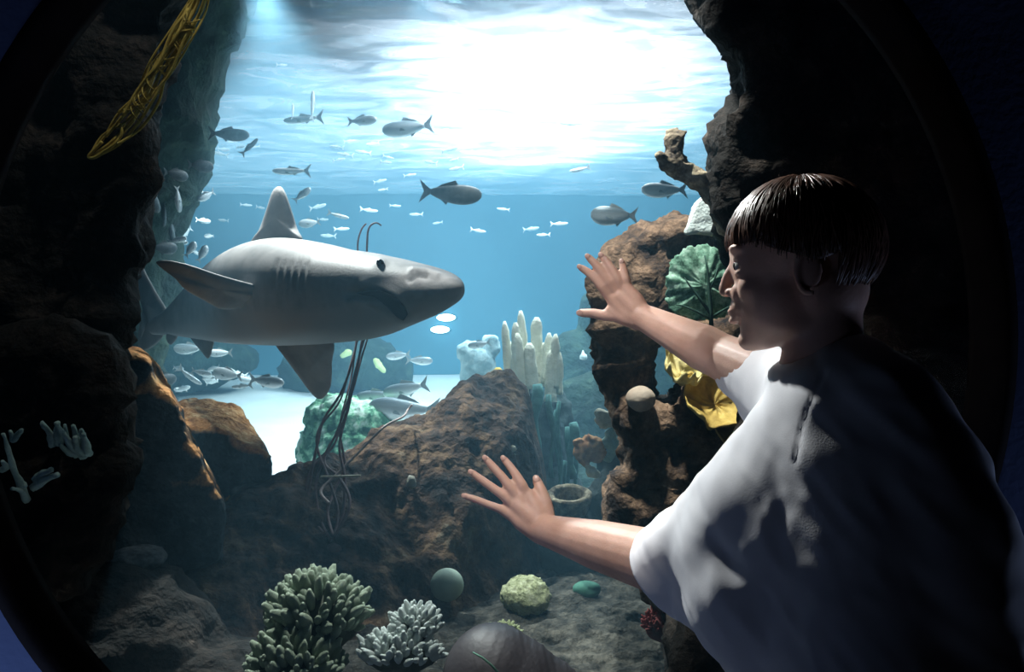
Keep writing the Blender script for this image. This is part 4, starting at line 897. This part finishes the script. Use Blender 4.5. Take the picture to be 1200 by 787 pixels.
big = [
 (268, 157, 3.6, 46, 12, 0, 'mid', 'fish_dark', 'dark fish swimming right, below the rippled surface at upper left'),
 (292, 172, 3.7, 26, 25, 48, 'slim', 'fish_dark', 'slender dark fish slanting, beside the dark fish at upper left'),
 (342, 200, 4.2, 46, 180, 0, 'slim', 'fish_pale', 'pale slender fish facing left above the tip of the dorsal fin'),
 (354, 228, 4.0, 24, 20, 42, 'mid', 'fish', 'silver fish slanting upward just right of the dorsal fin tip'),
 (356, 139, 4.6, 50, 172, -3, 'slim', 'fish', 'grey slender fish facing left with a pale tail, crossed by an upright fish'),
 (366, 124, 4.4, 13, 75, 85, 'slim', 'fish_pale', 'white upright fish crossing in front of the grey slender fish'),
 (343, 131, 4.6, 7, 75, 85, 'slim', 'fish_pale', 'tiny white upright fish left of the larger upright fish'),
 (424, 141, 4.6, 36, -8, 3, 'mid', 'fish', 'small grey fish facing right under the bright surface'),
 (478, 149, 4.6, 62, 176, -6, 'mid', 'fish', 'larger grey fish facing left under the bright surface'),
 (528, 226, 3.6, 74, 6, -3, 'mid', 'fish_dark', 'dark-sided fish facing right in open water right of the shark fin'),
 (720, 252, 3.4, 56, 176, 2, 'deep', 'fish', 'silver deep-bodied fish facing left above the raised hand'),
 (779, 222, 3.5, 56, 184, 0, 'mid', 'fish_pale', 'silver fish facing left behind the driftwood branch'),
 (671, 144, 5.5, 30, 180, 3, 'slim', 'fish_pale', 'blurred white fish high in the bright water right of centre'),
 (680, 198, 5.0, 26, 190, -14, 'slim', 'fish_pale', 'small white fish between the bright water and the deep-bodied fish'),
 (363, 261, 4.6, 24, 200, -8, 'deep', 'fish_pale', 'small plump white fish right of the dorsal fin base'),
 (312, 446, 4.0, 44, -8, -6, 'mid', 'fish', 'grey-green fish facing right low over the sand, farthest right of its school'),
 (267, 438, 4.3, 36, 178, 8, 'deep', 'fish_pale', 'translucent pale fish facing left over the sand, tail touching the grey-green fish'),
 (236, 436, 4.6, 24, 10, -12, 'mid', 'fish', 'small olive fish over the sand under the pelvic fin'),
 (284, 452, 4.4, 26, 175, -5, 'slim', 'fish', 'bluish fish low over the sand behind the pale fish tail'),
 (192, 444, 3.9, 17, 60, 0, 'deep', 'fish_dark', 'dark round fish seen nearly head-on beside the rusty boulder'),
 (222, 440, 4.6, 30, 30, -38, 'slim', 'fish', 'slender pale fish diving left over the sand'),
 (258, 413, 5.0, 30, 180, 0, 'mid', 'fish_pale', 'blurred white fish below the shark belly, right of the pelvic fin'),
 (222, 408, 5.2, 40, 170, 0, 'mid', 'fish', 'hazy fish behind the pelvic fins of the shark'),
 (467, 416, 5.4, 30, 172, -6, 'mid', 'fish', 'left one of two hazy fish nose to tail under the shark chin'),
 (491, 422, 5.2, 32, 8, -2, 'mid', 'fish', 'right one of two hazy fish nose to tail under the shark chin'),
 (476, 455, 4.4, 56, 176, -12, 'mid', 'fish', 'dark-backed fish in the trio over the sand, uppermost'),
 (474, 478, 4.2, 84, 182, 4, 'mid', 'fish', 'largest blue-grey fish of the trio over the sand, facing left'),
 (440, 463, 4.5, 46, 175, -6, 'mid', 'fish', 'leftmost pale-green fish of the trio over the sand'),
 (562, 403, 4.5, 28, 176, -10, 'mid', 'fish', 'small grey fish in front of the bluish coral head'),
 (870, 92, 2.6, 46, 195, 38, 'mid', 'fish', 'fish partly hidden behind the right rock face, only its tail showing'),
 (235, 194, 3.5, 20, 55, 5, 'deep', 'fish_dark', 'dark round fish at the right edge of the left school'),
 (206, 204, 3.7, 17, 60, 0, 'deep', 'fish_dark', 'dark round fish left of the other round one, highest in the school'),
 (178, 229, 3.6, 15, 70, -60, 'mid', 'fish_dark', 'dark upright oval fish close to the left rock face'),
 (209, 233, 3.9, 11, 75, -80, 'mid', 'fish', 'pale upright fish under the two dark round fish'),
 (164, 259, 3.5, 18, 30, 55, 'deep', 'fish', 'silver fish touching the left rock face, head up'),
 (192, 290, 3.6, 18, 60, 5, 'deep', 'fish_dark', 'dark round fish in the middle of the left school'),
 (208, 281, 4.0, 20, 20, 15, 'mid', 'fish', 'grey fish right above the middle dark round fish'),
 (223, 292, 3.7, 17, 40, 58, 'deep', 'fish', 'silver-sided fish tilted head-up above the pectoral fin tip'),
 (237, 297, 3.9, 15, 50, 60, 'deep', 'fish', 'smaller silver fish next to the tilted one above the pectoral fin'),
 (192, 252, 4.0, 17, 120, -50, 'mid', 'fish_dark', 'dark slanting fish in the upper part of the left school'),
 (201, 268, 4.1, 15, 70, -75, 'slim', 'fish_dark', 'thin dark upright fish between the round fish of the school'),
 (396, 252, 4.8, 26, 10, -14, 'slim', 'fish_pale', 'pale slim fish facing right above the back of the shark head'),
]
for (px, py, Y, L, yaw, tilt, kind, mat, label) in big: fish(px, py, Y, L, yaw, tilt, kind, mat, label)
rs = random.Random(11)
small = [(395, 172), (405, 181), (397, 187), (426, 178), (455, 184), (432, 246), (463, 241), (488, 251), (513, 261), (520, 152), (527, 175), (546, 178), (535, 197), (622, 268), (637, 275), (330, 76), (372, 242), (378, 257), (262, 175), (272, 166), (282, 172), (298, 172), (258, 180), (288, 240), (305, 243), (262, 258), (410, 165), (445, 212), (449, 222), (452, 190), (480, 205), (437, 168), (505, 190), (400, 268), (385, 276), (545, 163), (532, 187), (640, 190), (590, 245), (560, 270), (655, 262)]
for x, y in small: fish(x, y, rs.uniform(6.0, 7.5), rs.uniform(12, 22), rs.choice((0, 180)) + rs.uniform(-30, 30), rs.uniform(-12, 12), 'slim', 'fish_pale', *(('tiny white fish scattered between the left school and the dorsal fin', 'tiny white fish left of the dorsal fin') if x < 345 else ('tiny white fish scattered in the water above the shark head', 'tiny white fish above the shark head') if x < 500 else ('tiny white fish scattered in the brighter water right of centre', 'tiny white fish right of centre')), False)
for i in range(34):
    x = rs.uniform(150, 250); y = rs.uniform(170, 400)
    if x > 190 and y > 300: x -= 45
    fish(x, y, rs.uniform(4.2, 6.0), rs.uniform(10, 18), rs.uniform(0, 360), rs.uniform(-50, 50), rs.choice(('mid', 'deep')), rs.choice(('fish', 'fish', 'fish_pale')), 'small silver fish in the crowded school beside the left rock face', 'small silver fish of the left school', False)
for i in range(12):
    fish(rs.uniform(185, 300), rs.uniform(425, 458), rs.uniform(4.8, 6.0), rs.uniform(12, 24), rs.choice((0, 180)) + rs.uniform(-25, 25), rs.uniform(-20, 20), 'mid', rs.choice(('fish', 'fish_pale')), 'small hazy fish swimming low over the white sand', 'small fish over the sand', False)

# ------------------------------------------------------------------ the boy
def build_boy():
    root = thing('person', 'boy with a brown bowl haircut in a white t-shirt pressing both palms on the window', 'person', (.46, .88, 0))
    m, nt, b = newmat('skin'); n_, r_ = noise_col(nt, 14, [(0.35, (.56, .34, .26)), (0.65, (.68, .44, .35))], 4)
    nt.links.new(r_.outputs[0], b.inputs['Base Color']); b.inputs['Roughness'].default_value = .5; b.inputs['Specular IOR Level'].default_value = .35
    b.inputs['Subsurface Weight'].default_value = .12; b.inputs['Subsurface Radius'].default_value = (.012, .004, .002); b.inputs['Subsurface Scale'].default_value = .5
    add_bump(nt, b, 320, .0006, .35, 3); M['skin'] = m
    def put(name, me, mat, world=True, parent=root):
        if isinstance(me, MB): me = me.mesh(name); fixn(me)
        if world: me.transform(Matrix.Translation(-root.location))
        return obj(name, me, mat, parent)
    # --- joints
    SL, EL, WL = P(975, 500, .95), P(806, 668, 1.10), None
    SR, ER = P(935, 458, 1.07), P(850, 420, 1.20)
    HB = P(938, 310, 1.0)                       # centre of the head
    fw = Vector((-.925, .375, -.03)).normalized(); lt = Vector((0, 0, 1)).cross(fw).normalized(); up = fw.cross(lt)
    R3 = Matrix((fw, lt, up)).transposed()
    H = lambda f, l, u: HB + R3 @ Vector((f, l, u))
    mb = MB()
    def he(f, l, u, rf, rl, ru): mb.ell(H(f, l, u), (rf, rl, ru), R3, 24, 16)
    # head
    he(-.002, 0, .028, .087, .070, .078); he(.030, 0, .010, .056, .058, .070); he(.038, 0, -.040, .042, .050, .062)
    he(.046, 0, -.076, .030, .034, .030); he(.060, 0, -.093, .019, .020, .015); he(-.02, 0, -.030, .060, .059, .060); he(.016, 0, -.040, .056, .056, .060)
    for s_ in (-1, 1):
        he(.014, .034 * s_, -.066, .036, .016, .022)                 # jaw angle
        he(.052, .030 * s_, -.028, .022, .021, .024)                 # cheek
        he(.064, .0275 * s_, .0105, .0155, .016, .0075); he(.064, .0275 * s_, -.0085, .0140, .015, .0055)
        he(.070, .026 * s_, .022, .014, .024, .008)                  # brow
    he(.074, 0, .020, .013, .012, .012); he(.076, 0, .006, .009, .008, .014)
    mb.limb([H(.080, 0, .006), H(.089, 0, -.010), H(.0935, 0, -.026)], [.0062, .0070, .0080], 14)   # nose
    mb.ell(H(.0915, 0, -.0295), (.009, .0085, .0072), R3)
    for s_ in (-1, 1): he(.084, .0105 * s_, -.031, .0085, .0055, .0065)
    he(.074, 0, -.050, .013, .025, .018); he(.070, .017, -.033, .014, .013, .016); he(.070, -.017, -.033, .014, .013, .016); he(.0845, 0, -.0555, .0065, .017, .0048); he(.083, 0, -.067, .0068, .015, .0052); he(.076, 0, -.060, .009, .021, .012)
    for s_ in (-1, 1):                                               # ears
        e0 = H(-.014, .066 * s_, -.012); e = [H(-.014 + .016 * math.cos(a) - .002 * math.sin(a), (.069 + (.006 if math.cos(a) < 0 else 0)) * s_, -.012 + .028 * math.sin(a)) for a in np.linspace(-1.7, 1.5, 9)]
        mb.limb(e, [.0038, .0042, .0042, .004, .004, .004, .0045, .005, .006][:9], 8); mb.ell(e0, (.013, .005, .022), R3)
    # neck and trunk
    NB = P(958, 445, 1.0); mb.limb([H(-.022, 0, -.045), H(-.026, 0, -.085), NB], [.047, .045, .050], 20)
    CH = P(1010, 560, .97); BL = P(1045, 720, .92); HP = Vector((.50, .88, .73))
    mb.limb([NB + Vector((.02, 0, -.03)), CH, BL, HP], [.06, .115, .105, .115], 24)
    mb.limb([SL, NB + Vector((.0, 0, -.045)), SR], [.045, .06, .045], 16)
    # arms
    wl = dome_hit(636, 620, .030); wr = dome_hit(753, 371, .030)
    mb.limb([SL, SL.lerp(EL, .5), EL], [.048, .043, .038], 18)
    mb.limb([EL, EL.lerp(wl, .22), EL.lerp(wl, .6), EL.lerp(wl, .88), wl], [.038, .0445, .037, .0275, .0245], 20)
    mb.limb([SR, ER], [.046, .036], 18); mb.limb([ER, ER.lerp(wr, .25), ER.lerp(wr, .65), wr], [.035, .036, .028, .0215], 18)
    # hands: joints in px with the gap to the glass (m) and the radius
    def chain(pts, n=12):
        fs_ = .84 if n == 12 else .9; q = [dome_hit(x, y, g) for x, y, g, r in pts]; rr = [p_[3] * fs_ for p_ in pts]
        mb.limb(q, rr, n); return q
    tipsL = []
    chain([(636, 620, .030, .0235), (622, 606, .026, .021), (607, 592, .022, .016)], 16); chain([(636, 620, .030, .022), (632, 602, .025, .020), (620, 582, .020, .0150)], 16)
    chain([(630, 622, .030, .020), (612, 612, .024, .016), (600, 602, .019, .012)], 16); chain([(640, 615, .03, .019), (639, 602, .026, .0165), (630, 588, .022, .013)], 14)
    chain([(622, 612, .027, .019), (611, 597, .023, .0165), (610, 583, .021, .014)], 14)
    for i, f_ in enumerate(([(598, 604, .020, .0100), (586, 596, .021, .0088), (571, 590.5, .017, .0080), (558, 585, .012, .0074), (545, 581, .008, .0064)],
               [(602, 592, .022, .0108), (590, 580.5, .024, .0098), (575, 569.5, .019, .0088), (563, 561, .013, .0082), (553, 553.5, .0085, .0070)],
               [(608, 585, .023, .0112), (599, 572, .025, .0102), (588, 558, .020, .0092), (578, 547, .014, .0085), (569.5, 537.5, .009, .0072)],
               [(618, 582, .022, .0112), (612, 568, .025, .0102), (604, 555, .020, .0090), (597, 545.5, .014, .0083), (591, 538, .009, .0071)],
               [(642, 603, .026, .0145), (639.5, 589, .024, .0130), (634.5, 575.5, .018, .0115), (629.5, 563.5, .011, .0095)])):
        q = chain(f_); tipsL.append((q[-2], q[-1], f_[-1][3]))
    chain([(753, 371, .030, .0200), (740, 359, .026, .0190), (727, 348, .024, .0150)], 16); chain([(753, 371, .030, .0190), (744, 352, .025, .0170), (734, 338, .022, .0130)], 16)
    chain([(750, 374, .030, .0180), (732, 366, .026, .0165), (718, 350, .023, .0130)], 16); chain([(748, 378, .030, .0140), (730, 372, .028, .0140), (716, 364, .024, .0115)], 14)
    for i, f_ in enumerate(([(735, 339, .022, .0100), (733.5, 328, .024, .0090), (731.5, 317, .018, .0080), (729, 308, .011, .0068)],
               [(729, 340, .023, .0108), (724, 327, .025, .0098), (717, 315, .020, .0088), (711, 306, .014, .0080), (705.5, 300, .009, .0070)],
               [(723, 345, .023, .0110), (714, 331, .025, .0100), (705, 318, .020, .0090), (696.5, 308, .014, .0084), (690, 301.5, .009, .0072)],
               [(716, 350, .023, .0110), (706, 337, .025, .0100), (697, 326, .020, .0090), (688, 318, .014, .0082), (681, 313.5, .009, .0070)],
               [(722, 370, .026, .0125), (708, 369.5, .024, .0112), (695, 367, .018, .0100), (682, 366.5, .011, .0086)])):
        q = chain(f_); tipsL.append((q[-2], q[-1], f_[-1][3]))
    # legs
    for s_ in (-1, 1):
        hp = HP + Vector((0.02, .075 * s_ , -.03)); kn = Vector((.44, .88 + .085 * s_ - .0, .40)); an = Vector((.50, .86 + .09 * s_, .075))
        mb.limb([hp, kn, an], [.075, .052, .036], 18)
    me = remesh(mb, .0025, 4, 'body')
    co = getco(me); rel = (co - np.array(HB)) @ np.array(R3)
    ed = np.empty(len(me.edges) * 2, np.int32); me.edges.foreach_get('vertices', ed); ed = ed.reshape(-1, 2); cnt = np.bincount(ed.ravel(), minlength=len(co))[:, None]
    k_ = (np.clip((.070 - rel[:, 0]) / .012, 0, 1) * np.clip((rel[:, 2] + .13) / .02, 0, 1) * (np.linalg.norm(rel, axis=1) < .16))[:, None]
    ear = (np.linalg.norm((rel - np.array([-.012, 0, -.012])) * np.array([1, 0, .75]), axis=1) < .027) & (np.abs(rel[:, 1]) > .055); k_[ear] = 0
    for _ in range(22):
        acc = np.zeros_like(co); np.add.at(acc, ed[:, 0], co[ed[:, 1]]); np.add.at(acc, ed[:, 1], co[ed[:, 0]]); co = co * (1 - .6 * k_) + acc / cnt * .6 * k_
    setco(me, co)
    body = put('body', me, m)
    # finger nails
    nm = basic('nail', [(.3, (.60, .38, .31)), (.7, (.68, .45, .38))], 9, .3)
    for a, t, r in tipsL:
        d = (t - a).normalized(); o_ = (Vector((0, 0, CZ)) - t).normalized(); o_ = (o_ - d * o_.dot(d)).normalized(); s_ = d.cross(o_)
        mbn = MB(); mbn.ell(t + d * r * .15 + o_ * r * .78, (r * .62, r * .75, r * .18), Matrix((s_, d, o_)).transposed(), 12, 8); q = put('nail', mbn, nm, True, body)
    # eyes
    for s_ in (-1, 1):
        e = MB(); e.ell(H(.0655, .027 * s_, .001), (.0125, .0125, .0125), R3); eo = put('eye', e, basic('eye_white', [(.3, (.55, .53, .5)), (.7, (.6, .58, .56))], 3, .25))
        e = MB(); e.ell(H(.0757, .0275 * s_, .001), (.0035, .0058, .0058), R3); put('iris', e, basic('iris', [(.3, (.03, .018, .01)), (.7, (.06, .035, .02))], 30, .2), True, eo)
    # hair: cap plus locks from the crown to the hem
    hm, nt, b = newmat('hair'); n_, r_ = noise_col(nt, 60, [(0.35, (.045, .022, .014)), (0.65, (.15, .075, .05))], 3)
    nt.links.new(r_.outputs[0], b.inputs['Base Color']); b.inputs['Roughness'].default_value = .38; b.inputs['Specular IOR Level'].default_value = .5
    crown = Vector((-.030, 0, .99)).normalized(); CC = Vector((-.004, 0, .022)); RA = Vector((.0925, .0765, .0875))
    def hem(az):   # az 0 = front
        c = math.cos(az); 
        return math.radians(84 + (3 if c > .55 else 0) + 22 * max(0, 1 - abs(c + .2)) * (c < .5) + (34 if c < -.55 else 0) * 1.0)
    def pt(az, th, k=1.0):
        d = Vector((math.sin(th) * math.cos(az), math.sin(th) * math.sin(az), math.cos(th))); d.x -= .12 * (1 - min(1, th / 1.2)) * 0
        v = CC + Vector((d.x * RA.x, d.y * RA.y, d.z * RA.z)) * k; return H(v.x, v.y, v.z)
    mbh = MB(); NA, NT = 72, 26; vs = []; fs = []
    for side, k in ((0, 1.0), (1, .90)):
        for j in range(NT + 1):
            for i in range(NA):
                az = 2 * math.pi * i / NA; vs.append(pt(az, max(.001, hem(az) * j / NT), k))
    B = (NT + 1) * NA
    for side in (0, 1):
        for j in range(NT):
            for i in range(NA): l = (i + 1) % NA; q = side * B + j * NA; fs.append((q + i, q + NA + i, q + NA + l, q + l))
    for i in range(NA): l = (i + 1) % NA; q = NT * NA; fs.append((q + i, B + q + i, B + q + l, q + l))
    mbh.add(vs, fs); rh = random.Random(5)
    for i in range(1500):
        az = rh.uniform(0, 2 * math.pi); th1 = hem(az) * rh.uniform(.93, 1.035) if rh.random() < .6 else hem(az) * rh.uniform(.5, 1); th0 = rh.uniform(.02, .75) * th1; daz = rh.uniform(-.12, .12); lift = rh.uniform(1.005, 1.038)
        q = [pt(az + daz * t + .03 * math.sin(t * 5 + i), th0 + (th1 - th0) * t, 1.0 + (lift - 1) * math.sin(math.pi * min(1, t * .8 + .1))) for t in np.linspace(0, 1, 8)]
        r0 = rh.uniform(.0012, .0026); mbh.tube(q, [r0 * .5, r0, r0, r0, r0, r0 * .9, r0 * .7, r0 * .25], 5, .6)
    put('hair', mbh, hm)
    # --- shirt
    sh, nt, b = newmat('shirt'); n_, r_ = noise_col(nt, 6, [(0.3, (.76, .76, .80)), (0.7, (.84, .84, .87))]); nt.links.new(r_.outputs[0], b.inputs['Base Color']); b.inputs['Roughness'].default_value = .92; b.inputs['Specular IOR Level'].default_value = .1
    add_bump(nt, b, 500, .0004, .3, 2)
    ms = MB(); cuffL = P(792, 667, 1.11); cuffR = P(872, 434, 1.185)
    ms.limb([P(975, 478, .965), P(925, 545, 1.0), P(870, 605, 1.05), cuffL], [.068, .073, .072, .063], 28)
    ms.limb([SR + Vector((0, 0, -.01)), P(905, 450, 1.13), cuffR], [.058, .052, .042], 24)
    ms.ell(P(893, 468, 1.15), (.035, .035, .045)); ms.ell(P(900, 490, 1.14), (.03, .03, .035))
    ms.limb([SL + Vector((0, 0, .012)), P(968, 447, 1.0) + Vector((0, 0, -.02)), SR], [.062, .066, .056], 20)
    ms.limb([P(1000, 452, .96), P(1030, 480, .93), P(1065, 560, .91)], [.060, .070, .085], 24)
    ms.limb([CH, P(1010, 650, .95), P(1030, 760, .93), HP + Vector((-.01, 0, .0))], [.13, .135, .14, .145], 28)
    ms.limb([P(960, 600, 1.0), P(945, 680, 1.0), P(960, 780, .98)], [.085, .10, .11], 24)
    ms.limb([P(1065, 570, .90), P(1095, 650, .88), P(1105, 780, .88)], [.080, .080, .095], 24)
    ms.limb([P(1135, 600, .86), P(1152, 640, .85), P(1160, 720, .86)], [.036, .040, .05], 20); ms.ell(P(1158, 636, .83), (.033, .03, .024)); ms.ell(P(1148, 600, .84), (.022, .03, .03))
    for x_, y_, Y_, r_ in ((835, 690, 1.06, .055), (870, 650, 1.02, .085), (900, 600, 1.0, .09), (900, 700, .99, .10), (940, 560, .985, .09), (950, 640, .97, .11), (868, 720, 1.02, .055)): ms.ell(P(x_, y_, Y_), r_, nu=24, nv=16)
    # neckband
    nk = [NB + R3 @ Vector((.062 * math.cos(a) - .006, .064 * math.sin(a), .018 - .012 * math.cos(a))) for a in np.linspace(0, 2 * math.pi, 25)]
    ms.limb(nk[:-1] + [nk[0]], [.0085] * 25, 8)
    me = remesh(ms, .0048, 3, 't_shirt'); co = getco(me); no = getno(me)
    axL = (cuffL - P(870, 605, 1.05)).normalized()
    ed = np.empty(len(me.edges) * 2, np.int32); me.edges.foreach_get('vertices', ed); ed = ed.reshape(-1, 2); cnt = np.bincount(ed.ravel(), minlength=len(co))[:, None]
    def relax(co2, its):
        dC = np.minimum(np.linalg.norm(co2 - np.array(cuffL), axis=1), np.linalg.norm(co2 - np.array(cuffR), axis=1)); keep = np.clip((dC - .07) / .03, 0, 1)[:, None] * .6
        for _ in range(its):
            acc = np.zeros_like(co2); np.add.at(acc, ed[:, 0], co2[ed[:, 1]]); np.add.at(acc, ed[:, 1], co2[ed[:, 0]]); co2 = co2 * (1 - keep) + acc / cnt * keep
        return co2
    co = relax(co, 45); setco(me, co); no = getno(me)
    def fold(c):
        arm = np.array(axL); t = c @ arm; wv = 0.02 * fbm(c * 7, 2, 90)[:, None]
        a = np.stack([t * 26, (c[:, 0] + c[:, 1]) * 6, (c[:, 2] - .6 * c[:, 0]) * 13], 1) + wv * 60
        r1 = fbm(a * .55, 2, 91, True); r2 = fbm(np.stack([c[:, 0] * 9, c[:, 1] * 9, c[:, 2] * 5], 1) + wv * 40, 3, 92, True)
        r3 = fbm(np.stack([t * 42, (c[:, 2] + .5 * c[:, 0]) * 12, c[:, 1] * 10], 1) + wv * 50, 2, 93, True)
        return .0042 * r1 + .0036 * r2 + .0026 * r3
    co2 = co + no * fold(co)[:, None]
    # open the cuffs: push the end faces back up the sleeve, leaving a rim
    for cuff, ax, rad, dep in ((np.array(cuffL), np.array(axL), .063, .034), (np.array(cuffR), np.array((cuffR - P(905, 450, 1.13)).normalized()), .042, .026)):
        rel = co2 - cuff; t = rel @ ax; d = np.linalg.norm(rel - t[:, None] * ax, axis=1); endp = rad * .38
        sel = (t > endp) & (d < rad * 1.4); co2[sel] -= ax * (t[sel] - endp)[:, None]          # flat end
        sel = (t > endp * .6) & (d < rad * .86); co2[sel] -= ax * dep
    # shoulder seam groove
    s0, s1 = np.array(P(966, 436, .93)), np.array(P(932, 540, .95)); pxs = 600 + co2[:, 0] / co2[:, 1] * F; pys = 393.5 - (co2[:, 2] - CZ) / co2[:, 1] * F
    L2 = (932 - 966) ** 2 + 104 ** 2; t = np.clip(((pxs - 966) * (932 - 966) + (pys - 436) * 104) / L2, 0, 1); d = np.hypot(pxs - 966 - t * (932 - 966) + 6 * np.sin(t * math.pi), pys - 436 - t * 104)
    seam = (.0018 * np.exp(-(d / 2.6) ** 2) * (no[:, 1] < .2))[:, None]
    setco(me, co2)
    co2 = relax(co2, 2)
    co2 -= no * seam
    setco(me, co2); sm = put('t_shirt', me, sh)
    # trousers and shoes
    mt = MB()
    for s_ in (-1, 1):
        hp = HP + Vector((0.02, .075 * s_, -.03)); kn = Vector((.44, .88 + .085 * s_, .40)); an = Vector((.50, .86 + .09 * s_, .105)); mt.limb([hp, kn, an], [.092, .068, .058], 20)
    mt.ell(HP, (.13, .15, .11)); me = remesh(mt, .008, 3, 'trousers'); displace(me, lambda c: .005 * fbm(c * 14, 3, 7, True)); put('trousers', me, basic('denim', [(.3, (.02, .025, .05)), (.7, (.035, .045, .08))], 20, .9))
    for s_ in (-1, 1):
        mt = MB(); a = Vector((.50, .86 + .09 * s_, 0)); mt.limb([a + Vector((.03, 0, .045)), a + Vector((-.05, 0, .04)), a + Vector((-.12, 0, .032))], [.042, .038, .031], 18); me = remesh(mt, .006, 3, 'shoe'); c = getco(me); c[:, 2] = np.maximum(c[:, 2], .0); setco(me, c); put('shoe', me, basic('shoe', [(.3, (.03, .03, .03)), (.7, (.06, .06, .06))], 9))
build_boy()
